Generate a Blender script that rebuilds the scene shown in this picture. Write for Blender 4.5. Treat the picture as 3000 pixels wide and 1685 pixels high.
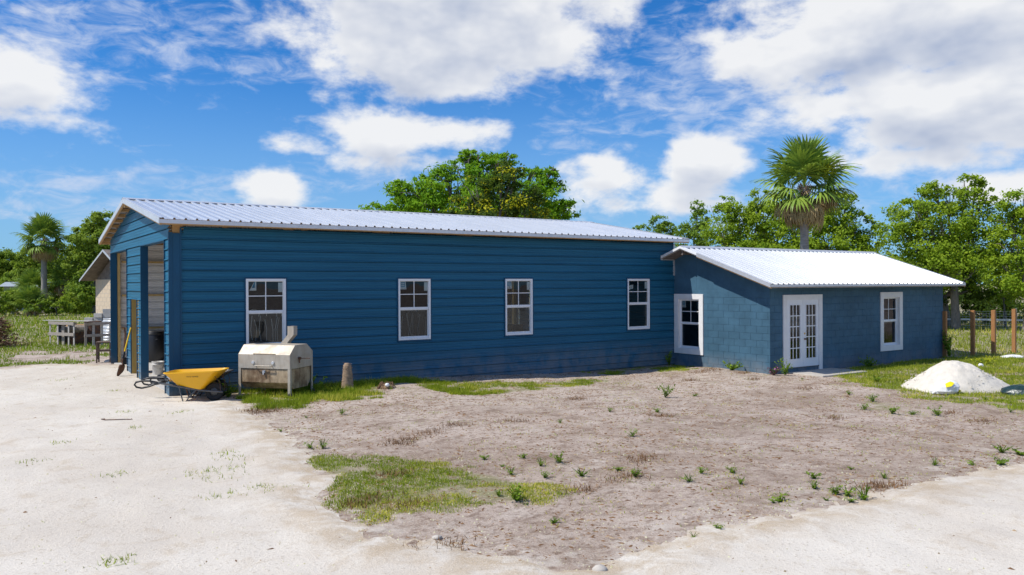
import bpy, math, random
import numpy as np
from mathutils import Matrix, Vector
R_ = math.radians
for o in list(bpy.data.objects): bpy.data.objects.remove(o)
scn = bpy.context.scene
COL = scn.collection
random.seed(5)
RNG = np.random.default_rng(11)

# ------------------------------------------------------------------ camera
F = 2351.2                                   # focal length in photo pixels (3000 wide)
CAM = np.array([-3.505, -18.505, 2.34]); YAW, PIT, ROL = .5911, -.004, -.0044
_fw = np.array([math.sin(YAW), math.cos(YAW), 0.]); _rt = np.array([math.cos(YAW), -math.sin(YAW), 0.]); _up = np.array([0, 0, 1.])
FW = _fw*math.cos(PIT)+_up*math.sin(PIT); _u2 = _up*math.cos(PIT)-_fw*math.sin(PIT)
RT = _rt*math.cos(ROL)+_u2*math.sin(ROL); UP = _u2*math.cos(ROL)-_rt*math.sin(ROL)
cd = bpy.data.cameras.new('camera'); cam = bpy.data.objects.new('camera', cd); COL.objects.link(cam)
cd.sensor_width = 36; cd.lens = F/3000*36; cd.clip_end = 3000; cd.clip_start = .05
m = Matrix.Identity(4)
for i in range(3):
    m[i][0] = RT[i]; m[i][1] = UP[i]; m[i][2] = -FW[i]; m[i][3] = CAM[i]
cam.matrix_world = m
scn.camera = cam
scn.render.resolution_x = 1024; scn.render.resolution_y = 575
def ray(x, y): return FW+RT*((x-1500)/F)-UP*((y-842.5)/F)
def at_z(x, y, z): d = ray(x, y); return CAM+d*((z-CAM[2])/d[2])
def at_u(x, y, u): d = ray(x, y); return CAM+d*((u-CAM[0])/d[0])
def at_v(x, y, v): d = ray(x, y); return CAM+d*((v-CAM[1])/d[1])
def at_d(x, y, t): return CAM+ray(x, y)*t

# ------------------------------------------------------------------ node helpers
class NT:
    def __init__(s, tree): s.t = tree; s.n = tree.nodes; s.l = tree.links
    def node(s, ty, **kw):
        n = s.n.new(ty)
        for k, v in kw.items(): setattr(n, k, v)
        return n
    def put(s, sock, v):
        if v is None: return
        if isinstance(v, bpy.types.NodeSocket): s.l.new(v, sock)
        elif isinstance(v, (tuple, list)) and len(v) == 3 and sock.type == 'RGBA': sock.default_value = (*v, 1)
        else: sock.default_value = v
    def math(s, op, a, b=None, c=None, clamp=False):
        n = s.node('ShaderNodeMath', operation=op); n.use_clamp = clamp
        s.put(n.inputs[0], a); s.put(n.inputs[1], b)
        if c is not None: s.put(n.inputs[2], c)
        return n.outputs[0]
    def vmath(s, op, a, b=None, out=0):
        n = s.node('ShaderNodeVectorMath', operation=op)
        s.put(n.inputs[0], a)
        if b is not None: s.put(n.inputs[1], b)
        return n.outputs[out]
    def mix(s, f, a, b, ty='MIX'):
        n = s.node('ShaderNodeMix', data_type='RGBA', blend_type=ty)
        s.put(n.inputs[0], f); s.put(n.inputs[6], a); s.put(n.inputs[7], b)
        return n.outputs[2]
    def noise(s, vec, scale, detail=4, rough=.55, dist=0, lac=2.0, dim='3D'):
        n = s.node('ShaderNodeTexNoise', noise_dimensions=dim)
        s.put(n.inputs['Vector'], vec); n.inputs['Scale'].default_value = scale; n.inputs['Detail'].default_value = detail
        n.inputs['Roughness'].default_value = rough; n.inputs['Distortion'].default_value = dist; n.inputs['Lacunarity'].default_value = lac
        return n.outputs[0]
    def ramp(s, f, a, b, lo=0., hi=1., smooth=True):
        n = s.node('ShaderNodeMapRange'); n.interpolation_type = 'SMOOTHSTEP' if smooth else 'LINEAR'
        s.put(n.inputs[0], f); s.put(n.inputs[1], a); s.put(n.inputs[2], b); s.put(n.inputs[3], lo); s.put(n.inputs[4], hi)
        return n.outputs[0]
    def scale(s, vec, xyz):
        n = s.node('ShaderNodeMapping'); s.put(n.inputs[0], vec); n.inputs['Scale'].default_value = xyz
        return n.outputs[0]

# ------------------------------------------------------------------ sun direction (towards the sun), sky, clouds
SUN = np.array([-1., .263, 1.385]); SUN /= np.linalg.norm(SUN)
SEL = math.asin(SUN[2]); SAZ = math.atan2(SUN[0], SUN[1])      # azimuth clockwise from +Y
world = bpy.data.worlds.new('World'); scn.world = world; world.use_nodes = True
w = NT(world.node_tree); w.n.clear()
SKY_STRENGTH = .088
def build_world():
    tc = w.node('ShaderNodeTexCoord'); d = w.vmath('NORMALIZE', tc.outputs['Generated'])
    sky = w.node('ShaderNodeTexSky', sky_type='NISHITA'); sky.sun_disc = False
    sky.sun_elevation = SEL; sky.sun_rotation = SAZ; sky.air_density = 1.0; sky.dust_density = .35; sky.ozone_density = 2.4; sky.altitude = 0
    skyc = w.mix(1.0, sky.outputs[0], (.24, .90, 1.62), 'MULTIPLY')
    fx = w.vmath('DOT_PRODUCT', d, tuple(_fw), out=1); rx = w.vmath('DOT_PRODUCT', d, tuple(_rt), out=1); z = w.vmath('DOT_PRODUCT', d, (0, 0, 1), out=1)
    az = w.math('ARCTAN2', rx, fx); el = w.math('ARCSINE', z)
    # whiten towards the horizon
    hz = w.ramp(el, .0, .30, 1., 0.)
    skyc = w.mix(w.math('MULTIPLY', hz, .58), skyc, (4.6, 6.9, 9.8))
    pos = w.node('ShaderNodeCombineXYZ'); w.put(pos.inputs[0], az); w.put(pos.inputs[1], el); pos = pos.outputs[0]
    # cumulus: centre x, y, radius x, y (photo pixels, turned into sky angles) and weight
    B = [(1330, 40, 470, 215, 1.5), (1520, 170, 260, 110, .75), (40, 235, 230, 120, 1.0), (120, 330, 190, 50, .75),
         (1120, 385, 190, 82, 1.05), (1330, 390, 190, 70, .85), (920, 420, 130, 36, .7), (1190, 470, 330, 55, .62), (815, 545, 125, 66, 1.1),
         (1790, 530, 150, 90, 1.05), (2060, 480, 130, 95, 1.1), (1930, 570, 300, 70, .8), (2330, 130, 330, 140, .9),
         (2680, 60, 500, 180, 1.5), (2900, 290, 420, 150, 1.35), (2480, 330, 380, 80, .95), (2750, 460, 320, 55, .85), (2950, 550, 260, 45, .95)]
    # thin broken sheet
    C2 = [(420, 90, 620, 150, .8), (800, 190, 320, 50, .75), (2000, 250, 430, 230, .8), (1650, 430, 260, 60, .6), (250, 530, 620, 70, .7), (500, 620, 700, 70, .8), (2300, 620, 500, 80, .8), (2850, 480, 420, 120, .8), (1100, 520, 500, 60, .6)]
    def blobs(lst, dy):
        tot = None
        for (x, y, rx_, ry_, wt) in lst:
            a0 = math.atan((x-1500)/F); e0 = math.atan((830-y)/F*math.cos(a0)); k = math.sqrt(.9)
            sx, sy = k*F/rx_, k*F/ry_
            n = w.node('ShaderNodeVectorMath', operation='MULTIPLY_ADD'); w.put(n.inputs[0], pos); n.inputs[1].default_value = (sx, sy, 0); n.inputs[2].default_value = (-a0*sx, (dy-e0)*sy, 0)
            q = w.vmath('DOT_PRODUCT', n.outputs[0], n.outputs[0], out=1)
            g = w.math('SUBTRACT', math.log(wt), q)
            tot = g if tot is None else w.math('MAXIMUM', tot, g)
        return w.math('EXPONENT', tot)
    # outside the frame the same broken cumulus goes on, from noise alone
    ext = w.math('MAXIMUM', w.ramp(w.math('ABSOLUTE', az), .62, .8, 0., 1.), w.ramp(el, .36, .5, 0., 1.))
    def coords(dy):
        n = w.node('ShaderNodeVectorMath', operation='MULTIPLY_ADD'); w.put(n.inputs[0], pos); n.inputs[1].default_value = (1, 1.7, 0); n.inputs[2].default_value = (0, dy*1.7, 3.7)
        return n.outputs[0]
    def dens(dy, det):
        c = coords(dy)
        n2 = w.noise(c, 10.5, det, .58, .1)
        b = w.math('MAXIMUM', blobs(B, dy), w.math('MULTIPLY', ext, .45))
        return w.math('ADD', w.math('SUBTRACT', b, .46), w.math('MULTIPLY', w.math('SUBTRACT', n2, .5), 2.0)), c
    D0, c0 = dens(0., 8); D1, _ = dens(.030, 3)
    alpha = w.ramp(D0, -.09, .37)
    lit = w.math('SUBTRACT', 1.02, w.math('MULTIPLY', w.math('SUBTRACT', D1, w.math('MULTIPLY', D0, .5)), .95))
    lit = w.math('ADD', lit, w.ramp(D0, .02, .5, .28, 0.))
    cc = w.mix(w.ramp(lit, .10, 1.05, 0., 1., False), (5.2, 6.0, 7.8), (10.6, 10.7, 10.9))
    # thin sheet, finer and half transparent
    n3 = w.noise(w.scale(c0, (1, 1.35, 1)), 22., 6, .62, .5)
    t2 = w.math('ADD', w.math('SUBTRACT', blobs(C2, 0.), .42), w.math('MULTIPLY', w.math('SUBTRACT', n3, .5), 2.3))
    a2 = w.math('MULTIPLY', w.ramp(t2, -.08, .95), .80)
    skyc = w.mix(a2, skyc, (7.6, 8.5, 10.4))
    alpha = w.math('MULTIPLY', alpha, w.ramp(el, -.02, .02))
    col = w.mix(w.math('MULTIPLY', alpha, .97), skyc, cc)
    bg = w.node('ShaderNodeBackground'); w.put(bg.inputs[0], col); bg.inputs[1].default_value = SKY_STRENGTH
    out = w.node('ShaderNodeOutputWorld'); w.l.new(bg.outputs[0], out.inputs[0])
build_world()
sl = bpy.data.lights.new('sun', 'SUN'); sl.energy = 5.0; sl.angle = R_(.53); sl.color = (1, .955, .88)
so = bpy.data.objects.new('sun', sl); COL.objects.link(so)
so.rotation_euler = Vector(-SUN).to_track_quat('-Z', 'Y').to_euler(); so.location = (-20, 5, 30)
scn.view_settings.view_transform = 'Standard'; scn.view_settings.look = 'None'
scn.view_settings.exposure = -.06; scn.view_settings.gamma = 1.0; scn.view_settings.use_curve_mapping = False

# ------------------------------------------------------------------ materials
def mat(name, col, rough=.6, metal=0., spec=.5, var=.0, vscale=8., bump=0., bscale=40., col2=None, stretch=(1, 1, 1), coords='Object', detail=5):
    m = bpy.data.materials.new(name); m.use_nodes = True; t = NT(m.node_tree); b = t.n['Principled BSDF']
    b.inputs['Roughness'].default_value = rough; b.inputs['Metallic'].default_value = metal; b.inputs['Specular IOR Level'].default_value = spec
    b.inputs['Base Color'].default_value = (*col, 1)
    if var or bump or col2:
        tc = t.node('ShaderNodeTexCoord'); v = tc.outputs[coords]
        if coords == 'Object':
            g = t.node('ShaderNodeNewGeometry'); v = g.outputs['Position']
        v = t.scale(v, stretch)
        if var or col2:
            n = t.noise(v, vscale, detail, .62)
            if col2: c = t.mix(t.ramp(n, .35, .65), col, col2)
            else: c = t.mix(t.ramp(n, .25, .75, 0, 1, False), tuple(x*(1-var) for x in col), tuple(min(1, x*(1+var)) for x in col))
            t.put(b.inputs['Base Color'], c)
        if bump:
            bn = t.node('ShaderNodeBump'); bn.inputs['Strength'].default_value = bump; bn.inputs['Distance'].default_value = .02
            t.put(bn.inputs['Height'], t.noise(v, bscale, 4, .6)); t.put(b.inputs['Normal'], bn.outputs[0])
    return m
M = {}
def wall_mat(name, base, low, rough, streak, z0=.0, z1=.5, bump=.12, bscale=60, spec=.18):
    """painted wall: slight streaks and blotches, sand dust splashed up at the foot"""
    m = bpy.data.materials.new(name); m.use_nodes = True; t = NT(m.node_tree); b = t.n['Principled BSDF']
    g = t.node('ShaderNodeNewGeometry'); P = g.outputs['Position']
    n1 = t.noise(t.scale(P, streak), 1., 5, .6); n2 = t.noise(P, 3.5, 4, .6); n3 = t.noise(P, 45., 3, .7)
    c = t.mix(t.ramp(n1, .3, .7, 0, 1), tuple(x*.80 for x in base), tuple(x*1.18 for x in base))
    c = t.mix(t.math('MULTIPLY', t.ramp(n2, .52, .75), .35), c, tuple(x*.8+.004 for x in base))
    c = t.mix(t.math('MULTIPLY', t.ramp(n3, .3, .7), .14), c, tuple(x*1.5+.004 for x in base))
    sx = t.node('ShaderNodeSeparateXYZ'); t.put(sx.inputs[0], P)
    dust = t.math('MULTIPLY', t.ramp(sx.outputs[2], z0-.1, z1, 1., 0.), t.ramp(t.noise(P, 2.2, 5, .65), .28, .62))
    c = t.mix(t.math('MULTIPLY', dust, .62), c, low)
    t.put(b.inputs['Base Color'], c); b.inputs['Roughness'].default_value = rough; b.inputs['Specular IOR Level'].default_value = spec
    bn = t.node('ShaderNodeBump'); bn.inputs['Strength'].default_value = bump; bn.inputs['Distance'].default_value = .01
    t.put(bn.inputs['Height'], t.noise(P, bscale, 4, .65)); t.put(b.inputs['Normal'], bn.outputs[0])
    return m
M['blue'] = wall_mat('blue_metal_paint', (.0150, .116, .205), (.24, .24, .24), .42, (.35, .35, 14.), -.05, .75, .05, 25)
M['bluetrim'] = wall_mat('blue_trim_paint', (.014, .072, .140), (.16, .165, .17), .48, (3., 3., .4), -.05, .4, .06, 40)
M['cmu'] = wall_mat('blue_block_paint', (.054, .124, .186), (.24, .23, .23), .6, (1.2, 1.2, 1.2), -.3, .35, .5, 110)
def roof_mat():
    m = bpy.data.materials.new('galvalume_roof'); m.use_nodes = True; t = NT(m.node_tree); b = t.n['Principled BSDF']
    g = t.node('ShaderNodeNewGeometry'); P = g.outputs['Position']
    n1 = t.noise(t.scale(P, (5., .5, .5)), 1., 4, .6); n2 = t.noise(P, 70., 2, .6)
    c = t.mix(t.ramp(n1, .3, .7), (.60, .605, .61), (.68, .685, .69)); c = t.mix(t.math('MULTIPLY', t.ramp(n2, .4, .7), .2), c, (.5, .52, .55))
    t.put(b.inputs['Base Color'], c); b.inputs['Metallic'].default_value = .42; b.inputs['Roughness'].default_value = .25
    return m
M['roof'] = roof_mat()
M['trim'] = mat('galvalume_trim', (.62, .63, .65), .42, .45, var=.1, vscale=6)
M['white'] = mat('white_paint', (.78, .79, .80), .45, var=.04, vscale=5, bump=.03)
M['casing'] = mat('white_casing', (.76, .75, .74), .6, var=.06, vscale=7, bump=.08, bscale=50)
M['wood'] = mat('raw_wood', (.42, .25, .10), .75, var=.25, vscale=9, stretch=(1, 6, 6), bump=.2)
M['stud'] = mat('stud_wood', (.50, .34, .13), .75, var=.25, vscale=7, stretch=(6, 6, 1), bump=.2)
M['ply'] = mat('treated_ply', (.40, .27, .075), .7, var=.22, vscale=5, stretch=(5, 5, .8), bump=.15)
M['oldwood'] = mat('weathered_wood', (.34, .30, .26), .85, var=.35, vscale=10, stretch=(1, 1, 4), bump=.4)
M['greywood'] = mat('grey_pallet_wood', (.42, .40, .37), .85, var=.3, vscale=9, stretch=(1, 1, 5), bump=.4)
M['darkwood'] = mat('dark_wood', (.13, .085, .06), .8, var=.3, vscale=9, bump=.3)
M['post'] = mat('cedar_post', (.36, .165, .055), .7, var=.25, vscale=9, stretch=(8, 8, .8), bump=.25)
M['galv'] = mat('interior_galvanised', (.74, .74, .73), .5, .0, var=.15, vscale=6, stretch=(1, 1, 5))
M['concrete'] = mat('concrete', (.46, .42, .37), .85, var=.2, vscale=6, bump=.3, bscale=80)
M['slab'] = mat('floor_slab', (.50, .48, .45), .7, var=.15, vscale=4, bump=.1)
M['block'] = mat('grey_block', (.48, .46, .43), .9, var=.15, vscale=9, bump=.4, bscale=90)
M['dark'] = mat('dark_fill', (.05, .055, .06), .8, var=.3)
M['soffit'] = mat('weathered_soffit', (.17, .14, .12), .85, var=.4, vscale=5)
M['black'] = mat('black_plastic', (.012, .012, .014), .4, var=.3, vscale=6)
M['rubber'] = mat('rubber', (.014, .014, .015), .75, var=.3, vscale=20, bump=.2)
M['steel'] = mat('grey_steel', (.11, .115, .12), .45, .5, var=.25, vscale=12)
M['rust'] = mat('rusty_steel', (.17, .075, .035), .8, .1, var=.4, vscale=10, col2=(.07, .05, .045), bump=.3)
M['yellow'] = mat('yellow_tray', (.80, .42, .008), .33, var=.05, vscale=3, bump=.02)
M['yellowhandle'] = mat('yellow_fibreglass', (.80, .52, .01), .35)
M['greytray'] = mat('grey_tray', (.07, .07, .075), .5, .2, var=.3)
M['bucket'] = mat('white_bucket', (.62, .60, .57), .45, var=.12, vscale=9)
M['paper'] = mat('white_sticker', (.80, .82, .80), .6)
M['logo'] = mat('teal_logo', (.02, .22, .36), .5)
M['ink'] = mat('dark_ink', (.02, .018, .015), .6)
M['brass'] = mat('brass', (.60, .38, .10), .3, .9)
M['tan'] = mat('tan_block', (.62, .50, .36), .85, var=.07, vscale=4, bump=.2)
M['farhouse'] = mat('far_house_wall', (.30, .34, .37), .8, var=.1)
M['brush'] = mat('dead_brush', (.17, .095, .06), .9, var=.45, vscale=6)
M['dead'] = mat('straw', (.30, .20, .11), .9, var=.35, vscale=9)
M['bark'] = mat('oak_bark', (.20, .175, .15), .95, var=.4, vscale=5, stretch=(3, 3, .8), bump=.6, bscale=14)
M['palmbark'] = mat('palm_bark', (.30, .275, .25), .95, var=.35, vscale=6, stretch=(.6, .6, 5), bump=.6, bscale=12)
M['stump'] = mat('palm_stump', (.33, .235, .16), .95, var=.4, vscale=14, stretch=(.6, .6, 4), bump=.8, bscale=30)
M['bag'] = mat('white_bag', (.80, .80, .80), .35, var=.04, bump=.2, bscale=30)
M['bagyellow'] = mat('bag_yellow', (.80, .66, .01), .4)
M['tarp'] = mat('dark_tarp', (.012, .035, .033), .3, var=.4, vscale=10, bump=.4, bscale=14)
M['wire'] = mat('galvanised_wire', (.42, .43, .43), .5, .4)
M['whitewire'] = mat('white_wire', (.62, .62, .60), .5)
M['rail'] = mat('white_tape', (.80, .80, .80), .5)
def grill_mat(name, base, stain, amt):
    m = bpy.data.materials.new(name); m.use_nodes = True; t = NT(m.node_tree); b = t.n['Principled BSDF']
    g = t.node('ShaderNodeNewGeometry'); P = g.outputs['Position']
    c = t.mix(t.math('MULTIPLY', t.ramp(t.noise(P, 3.2, 6, .65), .42, .66), amt), base, stain)
    c = t.mix(t.math('MULTIPLY', t.ramp(t.noise(t.scale(P, (9, 9, 1.2)), 1.5, 5, .6), .45, .7), amt*.6), c, tuple(x*.6 for x in stain))
    t.put(b.inputs['Base Color'], c); b.inputs['Metallic'].default_value = .3
    t.put(b.inputs['Roughness'], t.ramp(t.noise(P, 6., 4, .6), .3, .7, .45, .62))
    return m
M['stainless'] = grill_mat('stainless_lid', (.50, .45, .375), (.36, .29, .21), .5)
M['stainless2'] = grill_mat('heat_stained_steel', (.48, .37, .24), (.14, .075, .035), .8)
def glass_mat():
    m = bpy.data.materials.new('window_glass'); m.use_nodes = True; t = NT(m.node_tree); t.n.clear()
    tr = t.node('ShaderNodeBsdfTransparent'); tr.inputs[0].default_value = (.70, .74, .74, 1)
    gl = t.node('ShaderNodeBsdfGlossy'); gl.inputs['Roughness'].default_value = .0; gl.inputs[0].default_value = (.9, .95, 1, 1)
    fr = t.node('ShaderNodeFresnel'); fr.inputs[0].default_value = 1.52
    g = t.node('ShaderNodeNewGeometry'); bn = t.node('ShaderNodeBump'); bn.inputs['Strength'].default_value = .045; bn.inputs['Distance'].default_value = .05
    t.put(bn.inputs['Height'], t.noise(g.outputs['Position'], 2.2, 1, .5)); t.l.new(bn.outputs[0], gl.inputs['Normal'])
    mx = t.node('ShaderNodeMixShader'); t.l.new(t.math('MULTIPLY', fr.outputs[0], .9, clamp=True), mx.inputs[0]); t.l.new(tr.outputs[0], mx.inputs[1]); t.l.new(gl.outputs[0], mx.inputs[2])
    o = t.node('ShaderNodeOutputMaterial'); t.l.new(mx.outputs[0], o.inputs[0])
    return m
M['glass'] = glass_mat()
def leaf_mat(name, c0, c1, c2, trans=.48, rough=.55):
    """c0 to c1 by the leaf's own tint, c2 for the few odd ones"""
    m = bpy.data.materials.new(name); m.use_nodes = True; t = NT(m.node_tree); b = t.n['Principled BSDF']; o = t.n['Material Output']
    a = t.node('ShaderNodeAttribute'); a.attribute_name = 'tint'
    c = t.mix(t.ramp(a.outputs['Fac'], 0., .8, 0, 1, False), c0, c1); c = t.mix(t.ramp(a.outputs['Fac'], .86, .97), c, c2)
    t.put(b.inputs['Base Color'], c); b.inputs['Roughness'].default_value = rough; b.inputs['Specular IOR Level'].default_value = .12
    tl = t.node('ShaderNodeBsdfTranslucent'); t.put(tl.inputs[0], t.mix(.5, c, (.24, .32, .015)))
    mx = t.node('ShaderNodeMixShader'); mx.inputs[0].default_value = trans
    t.l.new(b.outputs[0], mx.inputs[1]); t.l.new(tl.outputs[0], mx.inputs[2]); t.l.new(mx.outputs[0], o.inputs[0])
    return m
M['oak'] = leaf_mat('oak_leaves', (0.190, 0.329, 0.025), (0.383, 0.502, 0.035), (0.628, 0.620, 0.038))
M['oakshade'] = leaf_mat('shaded_leaves', (0.038, 0.079, 0.015), (0.076, 0.124, 0.018), (0.120, 0.150, 0.023))  # leaf colour darkened to stand in for the shade beneath the trees
M['china'] = leaf_mat('chinaberry_leaves', (0.138, 0.345, 0.018), (0.284, 0.488, 0.022), (0.446, 0.547, 0.027))
M['flower'] = leaf_mat('yellow_flowering_leaves', (0.049, 0.103, 0.022), (0.099, 0.156, 0.024), (0.620, 0.574, 0.025))
M['lefttree'] = leaf_mat('left_tree_leaves', (0.172, 0.294, 0.040), (0.332, 0.424, 0.054), (0.454, 0.500, 0.062))
M['pine'] = leaf_mat('pine_leaves', (0.154, 0.275, 0.041), (0.257, 0.386, 0.049), (0.381, 0.405, 0.071))
M['palm'] = leaf_mat('palm_fronds', (0.139, 0.244, 0.046), (0.274, 0.375, 0.056), (0.508, 0.520, 0.070), .2, .4)
M['palmyel'] = leaf_mat('palm_flowers', (0.286, 0.330, 0.017), (0.440, 0.462, 0.025), (0.550, 0.550, 0.041), .3)
M['palmdead'] = leaf_mat('dead_fronds', (0.275, 0.199, 0.103), (0.495, 0.372, 0.196), (0.578, 0.468, 0.268), .15, .8)
M['shrub'] = leaf_mat('shrub_leaves', (0.152, 0.270, 0.034), (0.326, 0.424, 0.043), (0.524, 0.500, 0.075))
M['grass'] = leaf_mat('grass_blades', (0.149, 0.224, 0.015), (0.369, 0.438, 0.028), (0.620, 0.576, 0.092), .3, .6)
M['lawn'] = leaf_mat('lawn_blades', (0.150, 0.236, 0.019), (0.292, 0.394, 0.033), (0.536, 0.488, 0.095), .3, .6)
M['pasture'] = leaf_mat('pasture_blades', (0.175, 0.226, 0.028), (0.364, 0.400, 0.057), (0.632, 0.543, 0.146), .3, .6)
M['weed'] = leaf_mat('weed_leaves', (0.089, 0.172, 0.013), (0.209, 0.319, 0.025), (0.474, 0.449, 0.035), .3, .5)
M['purple'] = leaf_mat('purple_leaves', (0.060, 0.024, 0.045), (0.108, 0.042, 0.072), (0.600, 0.240, 0.450), .3, .5)
M['litter'] = leaf_mat('brown_litter', (.105, .050, .022), (.24, .14, .07), (.40, .30, .18), .0, .95)
M['clod'] = leaf_mat('tan_clods', (.30, .225, .15), (.50, .41, .30), (.20, .14, .09), .0, .95)
M['pebble'] = leaf_mat('pale_pebbles', (0.420, 0.370, 0.232), (0.600, 0.600, 0.405), (0.220, 0.170, 0.098), .0, .9)

# ------------------------------------------------------------------ mesh helpers
class MB:
    def __init__(s): s.v = []; s.f = []
    def quad(s, a, b, c, d): n = len(s.v); s.v += [tuple(a), tuple(b), tuple(c), tuple(d)]; s.f.append((n, n+1, n+2, n+3)); return s
    def poly(s, pts): n = len(s.v); s.v += [tuple(p) for p in pts]; s.f.append(tuple(range(n, n+len(pts)))); return s
    def box(s, x0, x1, y0, y1, z0, z1):
        n = len(s.v); s.v += [(x0, y0, z0), (x1, y0, z0), (x1, y1, z0), (x0, y1, z0), (x0, y0, z1), (x1, y0, z1), (x1, y1, z1), (x0, y1, z1)]
        s.f += [tuple(n+i for i in f) for f in ((0, 3, 2, 1), (4, 5, 6, 7), (0, 1, 5, 4), (1, 2, 6, 5), (2, 3, 7, 6), (3, 0, 4, 7))]; return s
    def bar(s, a, b, w, h, up=(0, 0, 1)):
        a = Vector(a); b = Vector(b); d = (b-a).normalized(); u = Vector(up)
        if abs(d.dot(u)) > .98: u = Vector((1, 0, 0))
        r = d.cross(u).normalized()*(w/2); u = r.cross(d).normalized()*(h/2)
        n = len(s.v)
        for p in (a, b): s.v += [tuple(p-r-u), tuple(p+r-u), tuple(p+r+u), tuple(p-r+u)]
        s.f += [tuple(n+i for i in f) for f in ((0, 3, 2, 1), (4, 5, 6, 7), (0, 1, 5, 4), (1, 2, 6, 5), (2, 3, 7, 6), (3, 0, 4, 7))]; return s
    def tube(s, pts, r, seg=8, cap=True):
        pts = [Vector(p) for p in pts]; rs = r if isinstance(r, (list, tuple)) else [r]*len(pts)
        n0 = len(s.v); ref = Vector((0, 0, 1))
        for i, p in enumerate(pts):
            d = (pts[min(i+1, len(pts)-1)]-pts[max(i-1, 0)])
            d = d.normalized() if d.length > 1e-9 else Vector((0, 0, 1))
            a = ref-d*ref.dot(d)
            if a.length < .15: a = Vector((1, 0, 0))-d*d.x
            a.normalize(); b = d.cross(a); ref = a
            for k in range(seg):
                t = 2*math.pi*k/seg; s.v.append(tuple(p+(a*math.cos(t)+b*math.sin(t))*rs[i]))
        for i in range(len(pts)-1):
            for k in range(seg):
                a = n0+i*seg+k; b = n0+i*seg+(k+1) % seg; s.f.append((a, b, b+seg, a+seg))
        if cap:
            s.f.append(tuple(n0+k for k in reversed(range(seg)))); e = n0+(len(pts)-1)*seg; s.f.append(tuple(e+k for k in range(seg)))
        return s
    def lathe(s, prof, seg=24, axis='z', c=(0, 0, 0)):
        n0 = len(s.v)
        for (r, h) in prof:
            for k in range(seg):
                t = 2*math.pi*k/seg; a, b = r*math.cos(t), r*math.sin(t)
                p = (a, b, h) if axis == 'z' else ((a, h, b) if axis == 'y' else (h, a, b))
                s.v.append((p[0]+c[0], p[1]+c[1], p[2]+c[2]))
        for i in range(len(prof)-1):
            for k in range(seg):
                a = n0+i*seg+k; b = n0+i*seg+(k+1) % seg; s.f.append((a, b, b+seg, a+seg))
        return s
    def prism(s, prof, x0, x1):
        """closed profile of (y, z) extruded along x"""
        n = len(s.v); k = len(prof)
        for x in (x0, x1): s.v += [(x, y, z) for y, z in prof]
        for i in range(k): j = (i+1) % k; s.f.append((n+i, n+j, n+k+j, n+k+i))
        s.f.append(tuple(n+i for i in reversed(range(k)))); s.f.append(tuple(n+k+i for i in range(k))); return s
    def mesh(s, name, mt, smooth=False):
        me = bpy.data.meshes.new(name); me.from_pydata(s.v, [], s.f); me.update()
        if mt: me.materials.append(M[mt] if isinstance(mt, str) else mt)
        if smooth: me.polygons.foreach_set('use_smooth', [True]*len(me.polygons))
        return me
    def build(s, name, mt, parent=None, smooth=False, loc=(0, 0, 0), rz=0.):
        return link(name, s.mesh(name, mt, smooth), parent, loc, rz)
def link(name, data, parent=None, loc=(0, 0, 0), rz=0.):
    o = bpy.data.objects.new(name, data); COL.objects.link(o); o.location = loc; o.rotation_euler = (0, 0, rz)
    if parent: o.parent = parent
    return o
def tag(o, label=None, cat=None, group=None, kind=None):
    if label: o['label'] = label
    if cat: o['category'] = cat
    if group: o['group'] = group
    if kind: o['kind'] = kind
    return o
def thing(name, label, cat, loc=(0, 0, 0), rz=0., group=None):
    return tag(link(name, None, None, loc, rz), label, cat, group)
def bevel(o, w=.006, seg=2):
    b = o.modifiers.new('bevel', 'BEVEL'); b.width = w; b.segments = seg; b.limit_method = 'ANGLE'; return o
def np_mesh(name, V, Fc, mt, tint=None, smooth=False):
    """V (n,3); Fc (m,k) all faces k-gons"""
    me = bpy.data.meshes.new(name); k = Fc.shape[1]
    me.vertices.add(len(V)); me.vertices.foreach_set('co', V.astype(np.float32).ravel())
    me.loops.add(Fc.size); me.loops.foreach_set('vertex_index', Fc.astype(np.int32).ravel())
    me.polygons.add(len(Fc)); me.polygons.foreach_set('loop_start', np.arange(0, Fc.size, k, dtype=np.int32))
    me.update(calc_edges=True)
    if tint is not None:
        a = me.attributes.new('tint', 'FLOAT', 'POINT'); a.data.foreach_set('value', tint.astype(np.float32))
    if mt: me.materials.append(M[mt] if isinstance(mt, str) else mt)
    if smooth: me.polygons.foreach_set('use_smooth', np.ones(len(Fc), dtype=bool))
    return me

# ------------------------------------------------------------------ ground heights and zones
_T = np.random.default_rng(3).random((256, 256))
def vn(x, y):
    xi = np.floor(x).astype(int); yi = np.floor(y).astype(int); fx = x-xi; fy = y-yi; fx = fx*fx*(3-2*fx); fy = fy*fy*(3-2*fy)
    g = lambda a, b: _T[a & 255, b & 255]
    return (g(xi, yi)*(1-fx)+g(xi+1, yi)*fx)*(1-fy)+(g(xi, yi+1)*(1-fx)+g(xi+1, yi+1)*fx)*fy
def fbm(x, y, s, o=4, g=.5):
    t = 0; a = 1; n = 0
    for i in range(o): t = t+a*vn(x*s+17.3*i, y*s+9.1*i); n += a; a *= g; s *= 2.03
    return t/n
def sst(a, b, x): t = np.clip((x-a)/(b-a), 0, 1); return t*t*(3-2*t)
def hbase(x, y):
    x = np.asarray(x, float); y = np.asarray(y, float)
    h = -.03-.22*sst(3., 13., x)-.07*sst(8., 14., y)
    h = h+.10*np.exp(-((x-14.2)**2/1.2+(y+2.4)**2/1.6))          # bank of dirt by the block wall
    return h
def hgt(x, y):
    x = np.asarray(x, float); y = np.asarray(y, float)
    near = 1-sst(60, 120, np.hypot(x, y))
    r = (fbm(x, y, .35, 3)-.5)*.10+(fbm(x, y, 2.1, 4, .6)-.5)*.045
    return hbase(x, y)+r*near
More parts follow.
